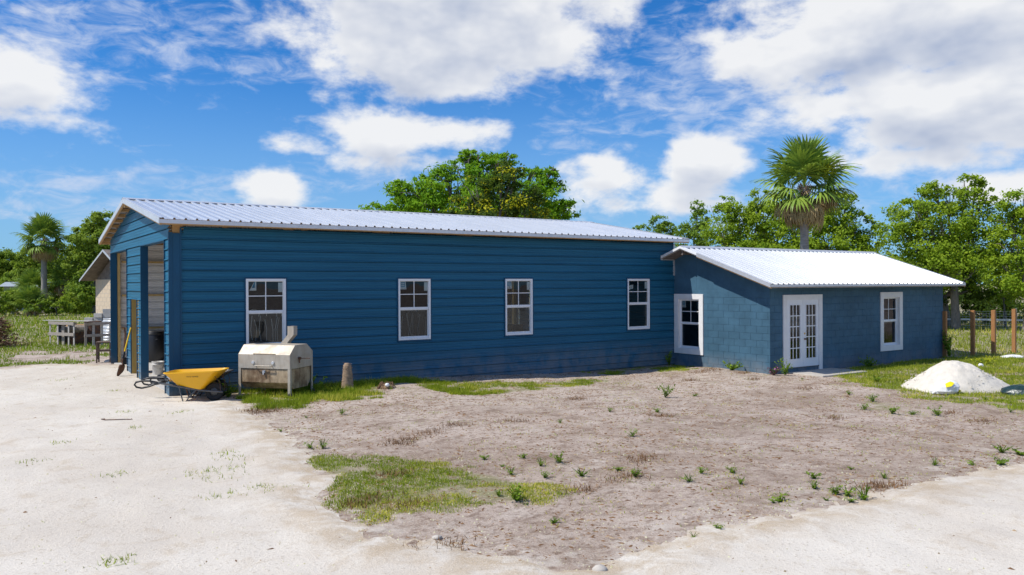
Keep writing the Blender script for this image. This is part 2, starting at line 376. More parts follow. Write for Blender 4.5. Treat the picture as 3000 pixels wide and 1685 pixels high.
def gp(x, y):
    z = -.1
    for i in range(4): p = at_z(x, y, z); z = float(hgt(p[0], p[1]))
    return np.array([p[0], p[1], z])
def poly_px(l): return np.array([gp(x, y)[:2] for x, y in l])
def sdf(P, x, y):
    """signed distance to polygon, positive inside"""
    d = np.full(x.shape, 1e9); ins = np.zeros(x.shape, bool)
    for i in range(len(P)):
        ax, ay = P[i]; bx, by = P[(i+1) % len(P)]
        ex, ey = bx-ax, by-ay; t = np.clip(((x-ax)*ex+(y-ay)*ey)/(ex*ex+ey*ey+1e-12), 0, 1)
        d = np.minimum(d, np.hypot(x-ax-t*ex, y-ay-t*ey))
        c = ((ay > y) != (by > y)) & (x < (bx-ax)*(y-ay)/((by-ay) if by != ay else 1e-12)+ax); ins ^= c
    return np.where(ins, d, -d)
DRIVE = np.vstack([[[-40, 9.4], [-6, 9.2]], poly_px([(0, 1081), (150, 1067), (314, 1070)]), [[.6, 8.6], [.6, .2], [.75, -.9]],
    poly_px([(681, 1160), (712, 1180), (721, 1205), (833, 1272), (884, 1314), (903, 1361), (968, 1398), (926, 1468), (1000, 1510), (1066, 1561), (1150, 1592), (1369, 1612), (1500, 1640),
             (1671, 1668), (1800, 1660), (1885, 1611), (1989, 1577), (2108, 1540), (2321, 1502), (2463, 1478), (2605, 1440), (2747, 1412), (2889, 1378), (3000, 1360), (3300, 1310)]),
    [[30, -16], [60, -20], [60, -60], [-60, -60], [-60, 9.6]]])
G1 = poly_px([(660, 1150), (700, 1165), (718, 1205), (800, 1200), (880, 1190), (980, 1180), (1080, 1162), (1130, 1140), (1230, 1118), (1240, 1100), (1050, 1112), (860, 1125), (700, 1143)])
G2 = poly_px([(1215, 1130), (1300, 1150), (1400, 1160), (1500, 1152), (1620, 1138), (1740, 1125), (1800, 1116), (1770, 1110), (1600, 1120), (1450, 1122), (1300, 1118), (1240, 1115)])
G3 = poly_px([(900, 1345), (960, 1330), (1040, 1335), (1120, 1340), (1210, 1350), (1330, 1372), (1420, 1385), (1500, 1405), (1600, 1430), (1590, 1460), (1530, 1490), (1440, 1485), (1330, 1500), (1200, 1495), (1060, 1510), (980, 1495), (930, 1440)])
G4 = poly_px([(2440, 1092), (2520, 1080), (2600, 1062), (2700, 1055), (2770, 1045), (3000, 1040), (3300, 1040), (3300, 1215), (3000, 1225), (2920, 1205), (2800, 1180), (2660, 1165), (2600, 1140), (2560, 1130), (2500, 1120)])
G5 = poly_px([(1960, 1070), (2020, 1072), (2030, 1085), (1990, 1090), (1900, 1085), (1830, 1095), (1780, 1100), (1700, 1085), (1740, 1070)])
G6 = poly_px([(2480, 1165), (2600, 1175), (2700, 1205), (2790, 1215), (2780, 1225), (2680, 1222), (2580, 1212), (2490, 1190)])
def grassiness(x, y):
    """0..1 cover of green, before noise"""
    n = (fbm(x+40, y, .8, 4, .6)-.5)
    z = np.zeros(np.shape(x))
    for P, wgt, soft in ((G1, 1., .5), (G2, .85, .35), (G3, .95, .5), (G4, .8, .8), (G5, .75, .5), (G6, .8, .6)):
        s = sdf(P, x, y); z = np.maximum(z, wgt*sst(-soft*.6, soft*.7, s+n*soft*1.5))
    back = sst(8.9, 9.8, y+n*1.2); side = sst(24.2, 25.4, x+n*1.5)*sst(-14, -9, y)
    z = np.maximum(z, np.maximum(back, side)*.92)
    bare = sst(.50, .66, fbm(x, y+30, .33, 4, .6))*np.exp(-((y-13.)/5.)**2)*(x < 6)
    z = z*(1-.9*bare)
    dr = sdf(DRIVE, x, y); z = z*(1-sst(-.15, .12, dr))
    return np.clip(z, 0, 1)

def ground_mat():
    m = bpy.data.materials.new('sandy_dirt'); m.use_nodes = True; t = NT(m.node_tree); b = t.n['Principled BSDF']
    g = t.node('ShaderNodeNewGeometry'); P = g.outputs['Position']
    ga = t.node('ShaderNodeAttribute'); ga.attribute_name = 'grass'; dr = t.node('ShaderNodeAttribute'); dr.attribute_name = 'drive'
    n1 = t.noise(P, .35, 5, .6); n2 = t.noise(P, 1.6, 6, .65, .3); n3 = t.noise(P, 9., 5, .7); n4 = t.noise(P, 55., 3, .7)
    c = t.mix(t.ramp(n1, .35, .65), (.325, .250, .195), (.44, .355, .295))
    sy = t.node('ShaderNodeSeparateXYZ'); t.put(sy.inputs[0], P)
    pale = t.math('MULTIPLY', t.ramp(t.math('ADD', sy.outputs[1], t.math('MULTIPLY', n1, 6.)), -5.5, -.5), t.ramp(t.noise(P, 1.1, 6, .7), .36, .6))
    c = t.mix(t.math('MULTIPLY', pale, .7), c, (.56, .475, .40))
    c = t.mix(t.math('MULTIPLY', t.ramp(n2, .50, .72), .75), c, (.54, .465, .40))
    c = t.mix(t.math('MULTIPLY', t.ramp(n2, .47, .30), .8), c, (.19, .13, .09))
    c = t.mix(t.math('MULTIPLY', t.ramp(n3, .53, .66), .75), c, (.16, .105, .07))
    n5 = t.noise(t.scale(P, (1.0, 1.0, 1.)), 24., 5, .75)
    c = t.mix(t.math('MULTIPLY', t.ramp(n5, .56, .66), .7), c, (.13, .085, .06))
    c = t.mix(t.math('MULTIPLY', t.ramp(n5, .42, .32), .55), c, (.60, .53, .46))
    c = t.mix(t.math('MULTIPLY', t.ramp(n4, .55, .68), .5), c, (.62, .55, .48))
    c = t.mix(t.math('MULTIPLY', t.ramp(n4, .44, .32), .5), c, (.13, .09, .065))
    n6 = t.noise(t.scale(P, (1.0, 1.6, 1.)), 4.2, 7, .74, .5)
    c = t.mix(t.math('MULTIPLY', t.ramp(n6, .50, .64), .62), c, (.175, .118, .082))
    c = t.mix(t.math('MULTIPLY', t.ramp(n6, .42, .30), .5), c, (.58, .51, .45))
    # shell gravel scattered near the drive edge
    e = t.math('MULTIPLY', t.ramp(dr.outputs['Fac'], -1.1, .0), t.ramp(t.noise(P, 3.5, 6, .7), .46, .62))
    c = t.mix(t.math('MULTIPLY', e, .7), c, (.56, .50, .43))
    gr = t.mix(t.ramp(t.noise(P, 2.5, 5, .65), .35, .65), (.120, .150, .026), (.22, .205, .085))
    gr = t.mix(t.math('MULTIPLY', t.ramp(n4, .4, .7), .5), gr, (.165, .200, .028))
    c = t.mix(t.math('MULTIPLY', t.ramp(t.math('ADD', ga.outputs['Fac'], t.math('MULTIPLY', t.math('SUBTRACT', t.noise(P, 2.4, 6, .7), .5), 2.0)), .50, 1.05), .62), c, gr)
    t.put(b.inputs['Base Color'], c); b.inputs['Roughness'].default_value = .95; b.inputs['Specular IOR Level'].default_value = .15
    bn = t.node('ShaderNodeBump'); bn.inputs['Strength'].default_value = .7; bn.inputs['Distance'].default_value = .035
    t.put(bn.inputs['Height'], t.math('ADD', t.noise(P, 14., 6, .7), t.math('MULTIPLY', n4, .35))); t.put(b.inputs['Normal'], bn.outputs[0])
    return m
def drive_mat():
    m = bpy.data.materials.new('crushed_shell'); m.use_nodes = True; t = NT(m.node_tree); b = t.n['Principled BSDF']
    g = t.node('ShaderNodeNewGeometry'); P = g.outputs['Position']
    dr = t.node('ShaderNodeAttribute'); dr.attribute_name = 'drive'
    n1 = t.noise(P, .30, 5, .6); n2 = t.noise(P, 2.2, 6, .7, .4); n3 = t.noise(P, 26., 5, .75); n4 = t.noise(P, 90., 2, .7)
    c = t.mix(t.ramp(n1, .35, .65), (.56, .50, .425), (.65, .60, .525))
    c = t.mix(t.math('MULTIPLY', t.ramp(n2, .52, .68), .55), c, (.46, .375, .275))
    edge = t.math('MULTIPLY', t.ramp(dr.outputs['Fac'], 1.0, .05), t.ramp(n2, .36, .58))
    c = t.mix(t.math('MULTIPLY', edge, .8), c, (.42, .32, .21))
    c = t.mix(t.math('MULTIPLY', t.ramp(n3, .54, .66), .6), c, (.36, .295, .22))
    c = t.mix(t.math('MULTIPLY', t.ramp(n4, .50, .68), .5), c, (.74, .69, .60))
    t.put(b.inputs['Base Color'], c); b.inputs['Roughness'].default_value = .95; b.inputs['Specular IOR Level'].default_value = .12
    bn = t.node('ShaderNodeBump'); bn.inputs['Strength'].default_value = .55; bn.inputs['Distance'].default_value = .03
    t.put(bn.inputs['Height'], t.math('ADD', n3, t.math('MULTIPLY', n2, .8))); t.put(b.inputs['Normal'], bn.outputs[0])
    return m
def axis(lo, hi, step, far, gr=1.22):
    a = list(np.arange(lo, hi+1e-6, step)); s = step; x = hi
    up = []
    while x < far: s *= gr; x += s; up.append(x)
    s = step; x = lo; dn = []
    while x > -far: s *= gr; x -= s; dn.append(x)
    return np.array(dn[::-1]+a+up)
def grid_obj(name, xs, ys, hf, mt, keep=None):
    X, Y = np.meshgrid(xs, ys); Z, attrs = hf(X, Y)
    nx, ny = len(xs), len(ys); idx = np.arange(nx*ny).reshape(ny, nx)
    q = np.stack([idx[:-1, :-1], idx[:-1, 1:], idx[1:, 1:], idx[1:, :-1]], -1).reshape(-1, 4)
    V = np.stack([X, Y, Z], -1).reshape(-1, 3)
    if keep is not None:
        kp = keep(X, Y).ravel(); q = q[kp[q].any(1)]
        used = np.unique(q); mp = np.zeros(len(V), int); mp[used] = np.arange(len(used)); V = V[used]; q = mp[q]; attrs = {k: a.ravel()[used] for k, a in attrs.items()}
    me = np_mesh(name, V, q, mt, None, True)
    for k, a in attrs.items():
        at = me.attributes.new(k, 'FLOAT', 'POINT'); at.data.foreach_set('value', a.astype(np.float32).ravel())
    return link(name, me)
def gh(X, Y):
    Z = hgt(X, Y); D = sdf(DRIVE, X, Y)
    und = (X > .1) & (X < 15.1) & (Y > .1) & (Y < 8.8); Z = np.where(und, np.minimum(Z, -.25), Z)
    und = (X > 15.3) & (X < 24.3) & (Y > -3.6) & (Y < 2.); Z = np.where(und, -.5, Z)
    Z = Z-.05*sst(.15, .5, D)                       # the drive sheet lies over it
    return Z, {'grass': grassiness(X, Y), 'drive': D}
tag(grid_obj('ground', axis(-13, 30, .14, 900), axis(-19, 13, .14, 900), gh, ground_mat()), 'sandy dirt yard turning to grass behind the buildings', kind='structure')
def dh(X, Y):
    D = sdf(DRIVE, X, Y); e = D+(fbm(X, Y, 3.6, 5, .68)-.5)*1.05
    Z = hgt(X, Y)-.022+.038*sst(-.35, .35, e)+.035*np.exp(-((D-.35)/.35)**2)*fbm(X+9, Y, 2.4, 3)*(X > -2)*(Y < -1.5)+(fbm(X, Y, 6., 2)-.5)*.018
    return Z, {'drive': D}
tag(grid_obj('driveway', axis(-14, 14, .1, 45, 1.3), axis(-19, 9.6, .1, 55, 1.3), dh, drive_mat(), lambda X, Y: sdf(DRIVE, X, Y) > -.45), 'pale crushed shell driveway in front of the blue building', kind='structure')

# ------------------------------------------------------------------ main metal building
L, W = 15.19, 8.85
UL, UR, VF, VB, ZE, ZR = -.27, 15.42, -.44, 9.30, 3.745, 4.595
YM = (VF+VB)/2; SL = (ZR-ZE)/(YM-VF)
def roof_z(y): return ZR-SL*abs(y-YM)
PITCH = .2286
bld = thing('metal_building', 'long navy blue metal shop building with open bays and white metal roof', 'building')
def rib_strip(name, bounds, holes, z0, z1, mt, parent, zmax=None, flip=False):
    """one ribbed siding course between z0 and z1; bounds(z) -> (a0, a1) along the wall; holes = [(a0, a1, z0, z1)]; local: a along x, outside is -y"""
    prof = [(0, 0), (.002, .030), (.019, .030), (.021, -.024), (.036, -.024), (.050, -.0), (.092, 0.), (.098, -.004), (.112, -.004), (.118, 0), (.160, 0), (.166, -.004), (.180, -.004), (.186, 0), (PITCH, 0)]
    zs = [(z0+a, b) for a, b in prof if z0+a < z1-1e-4]
    def yat(z):
        t = z-z0
        for (a, b), (c, d) in zip(prof[:-1], prof[1:]):
            if a <= t <= c+1e-9: return b+(d-b)*(t-a)/(c-a)
        return 0.
    zz = sorted(set([round(a, 4) for a, b in zs]+[round(z1, 4)]+[round(h, 4) for H in holes for h in H[2:] if z0 < h < z1]))
    mbs = {}
    for za, zb in zip(zz[:-1], zz[1:]):
        if zb-za < 1e-4: continue
        zc = (za+zb)/2; A0, A1 = bounds(za); B0, B1 = bounds(zb)
        cut = sorted((h[0], h[1]) for h in holes if h[2] < zc < h[3])
        segs = []; p = (A0, B0)
        for h0, h1 in cut:
            if h0 > p[0]: segs.append((p, (h0, h0)))
            p = (max(h1, p[0]), max(h1, p[1]))
        segs.append((p, (A1, B1)))
        full = any(h[2] < zz[0]+.01 and h[3] > zz[-1]-.01 for h in holes)
        for (a, b), (c, d) in segs:
            if c-a < .01: continue
            b = min(b, d); ya, yb = yat(za), yat(zb)
            key = 0
            for h in holes:          # cut right through: separate sheets left and right of the opening
                if h[2] <= z0+.001 and h[3] >= z1-.001 and a >= h[1]-.001: key += 1
            mbs.setdefault(key, MB()).quad((a, ya, za), (c, ya, za), (d, yb, zb), (b, yb, zb))
    out = [mb.build(name, mt, parent) for mb in mbs.values() if mb.f]
    return out
WX = [1.629, 5.433, 8.679, 13.173]; WW, WZ0, WZ1 = .9165, .929, 2.491
WHOLES = [(x+.02, x+WW-.02, WZ0+.02, WZ1-.02) for x in WX]
# front wall: each ribbed course its own piece, hung on a concrete sill
fw_ = MB().box(.03, L-.03, .05, .18, -.45, -.02).build('front_wall', 'concrete', bld)
z = 2.429-12*PITCH+.0
zlist = []
zz0 = 2.429-11*PITCH
k = 0
while zz0 < 3.60:
    zlist.append(zz0); zz0 += PITCH
rib_strip('siding_strip', lambda z: (.24, L), [], zlist[0]-.16, zlist[0], 'blue', fw_)
for z0 in zlist:
    rib_strip('siding_strip', lambda z: (.24, L), WHOLES, z0, min(z0+PITCH, 3.63), 'blue', fw_)
ct = MB().box(-.012, .07, -.034, .02, -.06, 3.50).box(.072, .222, -.030, .02, -.06, 3.48).box(.224, .252, -.040, .0, -.06, 3.60).build('corner_trim', 'bluetrim', fw_)
MB().box(L-.05, L+.01, -.03, .0, 2.6, 3.60).build('corner_trim', 'trim', fw_)
MB().box(.07, .30, -.0, .06, 3.49, 3.66).build('corner_block', 'wood', fw_)
# gable end with two open bays and a boarded walk door
gw = MB().box(.05, .18, .05, W-.03, -.45, -.025).build('gable_wall', 'concrete', bld)
HEAD = 3.335
GH = [(.42, 3.39, -1, HEAD), (4.03, 4.95, -1, 1.99), (5.65, 8.70, -1, HEAD)]
def gb(z):
    top = lambda: None
    if z <= ZE-.05: return (-.0, W)
    d = max(.0, (ZR-.09-z)/SL); return (max(0, YM-d), min(W, YM+d))
def side_holes(H): return [(-b, -a, c, d) for a, b, c, d in H]
def gb2(z): a, b = gb(z); return (-b, -a)
def gstrip(z0, z1):
    for o in rib_strip('siding_strip', gb2, side_holes(GH), z0, z1, 'blue', gw): o.rotation_euler = (0, 0, -math.pi/2)
gz = HEAD-15*PITCH
gstrip(gz-.0, gz+PITCH)
for k in range(1, 21):
    z0 = gz+k*PITCH
    if z0 < ZR-.12: gstrip(z0, min(z0+PITCH, ZR-.10))
def jamb(y, s, name='door_jamb'):
    # painted return of the opening, s=+1 faces +y
    y0, y1 = sorted((y, y-s*.02)); MB().box(-.026, .155, y0, y1, -.05, HEAD).build(name, 'bluetrim', gw)
jamb(.42, 1); jamb(3.39, -1); jamb(5.65, 1); jamb(8.70, -1)
MB().box(-.024, .17, .42, 3.39, HEAD+.002, HEAD+.024).build('door_header', 'bluetrim', gw); MB().box(-.024, .17, 5.65, 8.70, HEAD+.002, HEAD+.024).build('door_header', 'bluetrim', gw)
MB().box(-.028, -.001, 4.95, 4.985, -.02, 2.0).box(-.028, .0, 4.0, 4.03, -.02, 2.0).build('door_edge_trim', 'bluetrim', gw)
MB().box(.0, .175, 4.935, 5.07, -.05, 1.985).build('timber_jamb', 'ply', gw)
MB().box(.0, .175, 3.90, 4.03, -.05, 1.985).build('timber_jamb', 'ply', gw)
MB().box(.0, .15, 4.03, 4.935, 1.992, 2.03).build('door_lintel', 'bluetrim', gw)
for y0 in (.24, 8.66): MB().box(.17, .24, y0, y0+.14, -.02, 3.5).build('timber_post', 'stud', gw)
# floor, back wall, far end wall, studs and girts
MB().box(.06, L-.06, .2, W-.06, -.40, -.01).build('floor_slab', 'slab', bld)
bk = MB().box(.2, L-.1, W-.14, W-.05, -.45, -.02).build('back_wall', 'concrete', bld)
BH = [(12.2, 13.3, -1, 2.4), (14.0, 14.55, -1, 3.0)]
for i in range(16):
    for o in rib_strip('siding_strip', lambda z: (0.02, L-.02), BH, -.03+i*PITCH, -.03+(i+1)*PITCH, 'galv', bk): o.location.y = W-.02
for x in np.arange(.6, 15, 2.02): MB().box(x, x+.13, W-.30, W-.16, -.02, 3.6).build('timber_post', 'stud', bk)
for zg in (1.0, 2.02, 3.05):
    MB().box(.3, 12.1, W-.15, W-.06, zg, zg+.06).box(13.4, 13.95, W-.15, W-.06, zg, zg+.06).build('girt', 'stud', bk)
ew = MB().box(L-.2, L-.08, .2, W-.2, -.4, -.02).build('end_wall', 'concrete', bld)
for i in range(20):
    z0 = -.03+i*PITCH
    if z0 > ZR-.15: break
    for o in rib_strip('siding_strip', lambda z: (gb(z)[0], gb(z)[1]), [(7.2, 8.1, -1, 2.2)], z0, min(z0+PITCH, ZR-.1), 'blue', ew):
        o.rotation_euler = (0, 0, math.pi/2); o.location.x = L
for y in (.35, 2.4, 4.5, 6.6): MB().box(L-.22, L-.09, y, y+.13, -.02, 3.9).build('timber_post', 'stud', ew)
MB().box(1.7, 8.9, 4.5, 4.56, -.01, 3.5).build('dark_backdrop', 'dark', bld)  # added dark screen, keeps the view through the first two windows black
# roof: every ribbed strip is a piece
rf = MB().box(UL+.04, UR-.04, YM-.02, YM+.02, ZR-.22, ZR-.06).build('roof', 'wood', bld)
def roof_strips(parent, x0, x1, yE, zE, yR, zR, name='roof_panel'):
    prof = [(0, 0), (.014, .034), (.046, .034), (.060, 0), (.112, .0), (.118, .004), (.130, .004), (.136, 0), (PITCH+.002, 0)]
    mb = MB()
    n = len(prof)
    mb.v += [(a, yE, zE+b) for a, b in prof]+[(a, yR, zR+b) for a, b in prof]
    for i in range(n-1): mb.f.append((i, i+1, n+i+1, n+i) if yR > yE else (i, n+i, n+i+1, i+1))
    me = mb.mesh(name, 'roof'); cnt = int((x1-x0)/PITCH)
    for i in range(cnt): link(name, me, parent, (x0+.04+i*PITCH, 0, 0))
    # narrow closing strip at the end
    xe = x0+.04+cnt*PITCH
    if x1-xe > .01: MB().quad((xe, yE, zE), (x1, yE, zE), (x1, yR, zR), (xe, yR, zR)).build(name, 'roof', parent)
roof_strips(rf, UL, UR, VF-.02, ZE, YM, ZR); roof_strips(rf, UL, UR, VB+.02, ZE, YM, ZR)
def ridge_cap(parent, x0, x1, y, zr, sl, wd=.17, mt='trim'):
    mb = MB(); h = .034
    for s in (-1, 1):
        mb.quad((x0, y, zr+h+.012), (x1, y, zr+h+.012), (x1, y+s*wd, zr+h-sl*wd), (x0, y+s*wd, zr+h-sl*wd))
        mb.quad((x0, y+s*wd, zr+h-sl*wd), (x1, y+s*wd, zr+h-sl*wd), (x1, y+s*(wd+.004), zr+h-sl*wd-.016), (x0, y+s*(wd+.004), zr+h-sl*wd-.016))
    return mb.build('ridge_cap', mt, parent)
ridge_cap(rf, UL-.01, UR+.01, YM, ZR, SL)
# eave trim over a strip of raw wood
for yy, s in ((VF, -1), (VB, 1)):
    MB().box(UL-.004, UR+.004, yy-.012, yy+.012, ZE-.088, ZE-.006).build('eave_trim', 'trim', rf)
    MB().box(UL+.02, UR-.02, min(yy-s*.006, yy-s*.10), max(yy-s*.006, yy-s*.10), ZE-.112, ZE-.02).build('eave_board', 'wood', rf)
def rake(parent, x, s, yE, zE, yR, zR, trim='trim', wood='wood', dz=.10, fr=(0., 1.)):
    """sloping metal edge trim with a wood strip below"""
    P = lambda t: (yE+(yR-yE)*t, zE+(zR-zE)*t)
    (y0, z0), (y1, z1) = P(fr[0]), P(fr[1])
    mb = MB(); x0, x1 = sorted((x-s*.012, x+s*.004))
    mb.prism([(y0, z0+.026), (y1, z1+.026), (y1, z1-dz), (y0, z0-dz)] if y1 > y0 else [(y0, z0-dz), (y1, z1-dz), (y1, z1+.026), (y0, z0+.026)], x0, x1)
    mb.prism([(y0, z0+.030), (y1, z1+.030), (y1, z1+.026), (y0, z0+.026)] if y1 > y0 else [(y0, z0+.026), (y1, z1+.026), (y1, z1+.030), (y0, z0+.030)], *sorted((x+s*.004, x-s*.09)))
    mb.build('rake_trim', trim, parent)
    x0, x1 = sorted((x-s*.014, x-s*.055))
    MB().prism([(y0, z0-.02), (y1, z1-.02), (y1, z1-dz-.028), (y0, z0-dz-.028)] if y1 > y0 else [(y0, z0-dz-.028), (y1, z1-dz-.028), (y1, z1-.02), (y0, z0-.02)], x0, x1).build('rake_board', wood, parent)
for x, s in ((UL, -1), (UR, 1)):
    rake(rf, x, s, VF, ZE, YM, ZR); rake(rf, x, s, VB, ZE, YM, ZR)
for s in (-1, 1):
    for k in range(8):
        y = YM+s*(.30+k*.60); zc = roof_z(y)-.055
        MB().box(UL+.06, UR-.06, y-.045, y+.045, zc-.035, zc+.045).build('purlin', 'wood', rf)
for x in np.arange(.35, 15, 2.44):      # plain trusses inside
    MB().bar((x, .1, ZE-.12), (x, YM, ZR-.16), .05, .12).bar((x, W-.1, ZE-.12), (x, YM, ZR-.16), .05, .12).bar((x, .1, ZE-.22), (x, W-.1, ZE-.22), .05, .12).build('truss', 'wood', rf)

# ------------------------------------------------------------------ windows and stickers
def text_mesh(s, size, mt):
    cu = bpy.data.curves.new('lettering', 'FONT'); cu.body = s; cu.size = size; cu.align_x = 'CENTER'; cu.align_y = 'CENTER'; cu.resolution_u = 2
    o = bpy.data.objects.new('tmp', cu); COL.objects.link(o); dg = bpy.context.evaluated_depsgraph_get(); dg.update()
    me = bpy.data.meshes.new_from_object(o.evaluated_get(dg)); bpy.data.objects.remove(o); me.materials.clear(); me.materials.append(M[mt])
    return me
TXT_SL = text_mesh('Silver Line', .034, 'ink')
def ring(mb, x0, x1, z0, z1, t, y0, y1, tb=None):
    tb = tb or t
    mb.box(x0, x0+t, y0, y1, z0, z1).box(x1-t, x1, y0, y1, z0, z1).box(x0+t, x1-t, y0+.0005, y1, z0, z0+tb).box(x0+t, x1-t, y0+.0005, y1, z1-t, z1); return mb
def single_hung(parent, loc, rz, w_, h_, sticker, name='window', t=.05, proud=.03):
    fr = ring(MB(), 0, w_, 0, h_, t, -proud, .05).build(name, 'white', parent, False, loc, rz)
    ring(MB(), t, w_-t, t, h_*.50, .022, .012, .045, .04).build('lower_sash', 'white', fr)
    MB().box(t, w_-t, -.006, .04, h_*.50-.004, h_*.50+.042).build('meeting_rail', 'white', fr)
    zt0, zt1 = h_*.50+.042, h_-t; xm = w_/2; zm = (zt0+zt1)/2
    ring(MB(), t, w_-t, zt0, zt1, .014, .0, .03).build('upper_sash', 'white', fr)
    MB().box(xm-.010, xm+.010, .008, .020, zt0+.014, zt1-.014).box(t+.014, xm-.010, .008, .020, zm-.010, zm+.010).box(xm+.010, w_-t-.014, .008, .020, zm-.010, zm+.010).build('muntin', 'white', fr)
    for (a, b) in ((t+.014, xm-.01), (xm+.01, w_-t-.014)):
        for (c, d) in ((zt0+.014, zm-.01), (zm+.01, zt1-.014)):
            MB().quad((a, .014, c), (b, .014, c), (b, .014, d), (a, .014, d)).build('pane', 'glass', fr)
    MB().quad((t+.02, .028, t+.038), (w_-t-.02, .028, t+.038), (w_-t-.02, .028, h_*.5-.02), (t+.02, .028, h_*.5-.02)).build('pane', 'glass', fr)
    if sticker:
        x0 = t+.02; sw = .175; z1 = zt1-.018; sh = .20
        if sticker == 'peeled':
            s = MB().poly([(x0+.02, .018, z1-sh), (x0+sw, .018, z1-sh), (x0+sw, .018, z1), (x0+sw-.045, .018, z1)]).build('sticker', 'paper', fr)
            MB().poly([(x0+.075, .0172, z1-.14), (x0+sw-.03, .0172, z1-.14), (x0+sw-.03, .0172, z1), (x0+.13, .0172, z1)]).build('sticker_logo', 'logo', fr)
        elif sticker == 'slipped':
            MB().quad((x0, .018, z1-.27), (x0+.19, .018, z1-.23), (x0+.20, .018, z1-.11), (x0, .018, z1-.14)).build('sticker', 'paper', fr)
            o = link('sticker_lettering', TXT_SL, fr, (x0+.10, .0165, z1-.19)); o.rotation_euler = (math.pi/2, R_(-10), 0)
        else:
            MB().quad((x0, .018, z1-sh), (x0+sw, .018, z1-sh), (x0+sw-.02, .018, z1), (x0, .018, z1)).build('sticker', 'paper', fr)
            g = ring(MB(), x0+.02, x0+.135, z1-.135, z1-.015, .016, .0165, .0172); xm2 = x0+.0775; g.box(xm2-.007, xm2+.007, .0166, .0172, z1-.12, z1-.03).box(x0+.036, x0+.119, .0167, .0172, z1-.082, z1-.068); g.build('sticker_logo', 'logo', fr)
            o = link('sticker_lettering', TXT_SL, fr, (x0+.085, .0165, z1-.165)); o.rotation_euler = (math.pi/2, 0, 0)
        x1 = w_-t-.016
        MB().quad((x1-.10, .018, z1-.24), (x1, .018, z1-.24), (x1, .018, z1-.02), (x1-.10, .018, z1-.02)).build('paper_label', 'paper', fr)
    return fr
for x, s in zip(WX, ('peeled', 'plain', 'plain', 'slipped')):
    single_hung(bld, (x, 0, WZ0), 0, WW, WZ1-WZ0, s if s != 'plain' or x > 8 else 'none')
    ring(MB(), x-.03, x+WW+.03, WZ0-.04, WZ1+.03, .036, -.026, .0).build('window_surround', 'bluetrim', bld)

# ------------------------------------------------------------------ block house
D, Mx = 3.728, 9.22
XR = L+Mx; YBK = 2.07
AL, AR, AF, AV, AZE, AZR = 14.60, 24.93, -4.22, -.83, 2.305, 3.47
ASL = (AZR-AZE)/(AV-AF)
AB = 2*AV-AF
hs = thing('block_house', 'low navy painted block house with french doors and ribbed white metal roof', 'house', (L, -D, -.28))
def H(o): o.parent = hs; o.location.x -= L; o.location.y += D; o.location.z += .28; return o
CH = .2032; BW = .4064
BASE_Z = .6958-6*CH
NC = 14
lw = H(MB().box(L+.03, L+.20, -D+.03, YBK, -.55, BASE_Z+.003).box(L+.012, L+.2, -D+.012, -1.245-.002, -.5, 2.26).box(L+.012, L+.2, -.03, YBK, -.5, 2.26).box(L+.012, L+.2, -1.247, -.03, -.5, .16).box(L+.012, L+.2, -1.247, -.03, 1.99, 2.26).build('side_wall', 'cmu'))
DX0, DX1, DZ0, DZ1 = 15.75, 17.565, -.20, 2.0
FX0, FX1, FZ0, FZ1 = 20.605, 21.855, .14, 2.035
fwl = H(MB().box(L+.03, XR-.01, -D+.03, -D+.2, -.55, BASE_Z+.003).box(L+.2, DX0+.04, -D+.012, -D+.2, -.5, 2.42).box(DX1-.04, FX0+.04, -D+.012, -D+.2, -.5, 2.42).box(FX1-.04, XR-.012, -D+.012, -D+.2, -.5, 2.42)
        .box(DX0+.04, DX1-.04, -D+.012, -D+.2, DZ1-.04, 2.42).box(DX0+.04, DX1-.04, -D+.013, -D+.2, -.5, -.115).box(FX0+.04, FX1-.04, -D+.012, -D+.2, FZ1-.04, 2.42).box(FX0+.04, FX1-.04, -D+.012, -D+.2, -.5, FZ0+.04).build('front_wall', 'cmu'))
def block_mesh(w_):
    c = .0045; g = .0025; x0, x1, z0, z1 = g, w_-g, g, CH-g; mb = MB()
    mb.v += [(x0, .02, z0), (x1, .02, z0), (x1, .02, z1), (x0, .02, z1), (x0, .004, z0), (x1, .004, z0), (x1, .004, z1), (x0, .004, z1),
             (x0+c, 0, z0+c), (x1-c, 0, z0+c), (x1-c, 0, z1-c), (x0+c, 0, z1-c)]
    mb.f += [(0, 1, 5, 4), (1, 2, 6, 5), (2, 3, 7, 6), (3, 0, 4, 7), (4, 5, 9, 8), (5, 6, 10, 9), (6, 7, 11, 10), (7, 4, 8, 11), (8, 9, 10, 11)]
    return mb.mesh('block', 'cmu')
_bm = {}
def bmesh_w(w_):
    k = round(w_, 3)
    if k not in _bm: _bm[k] = block_mesh(w_)
    return _bm[k]
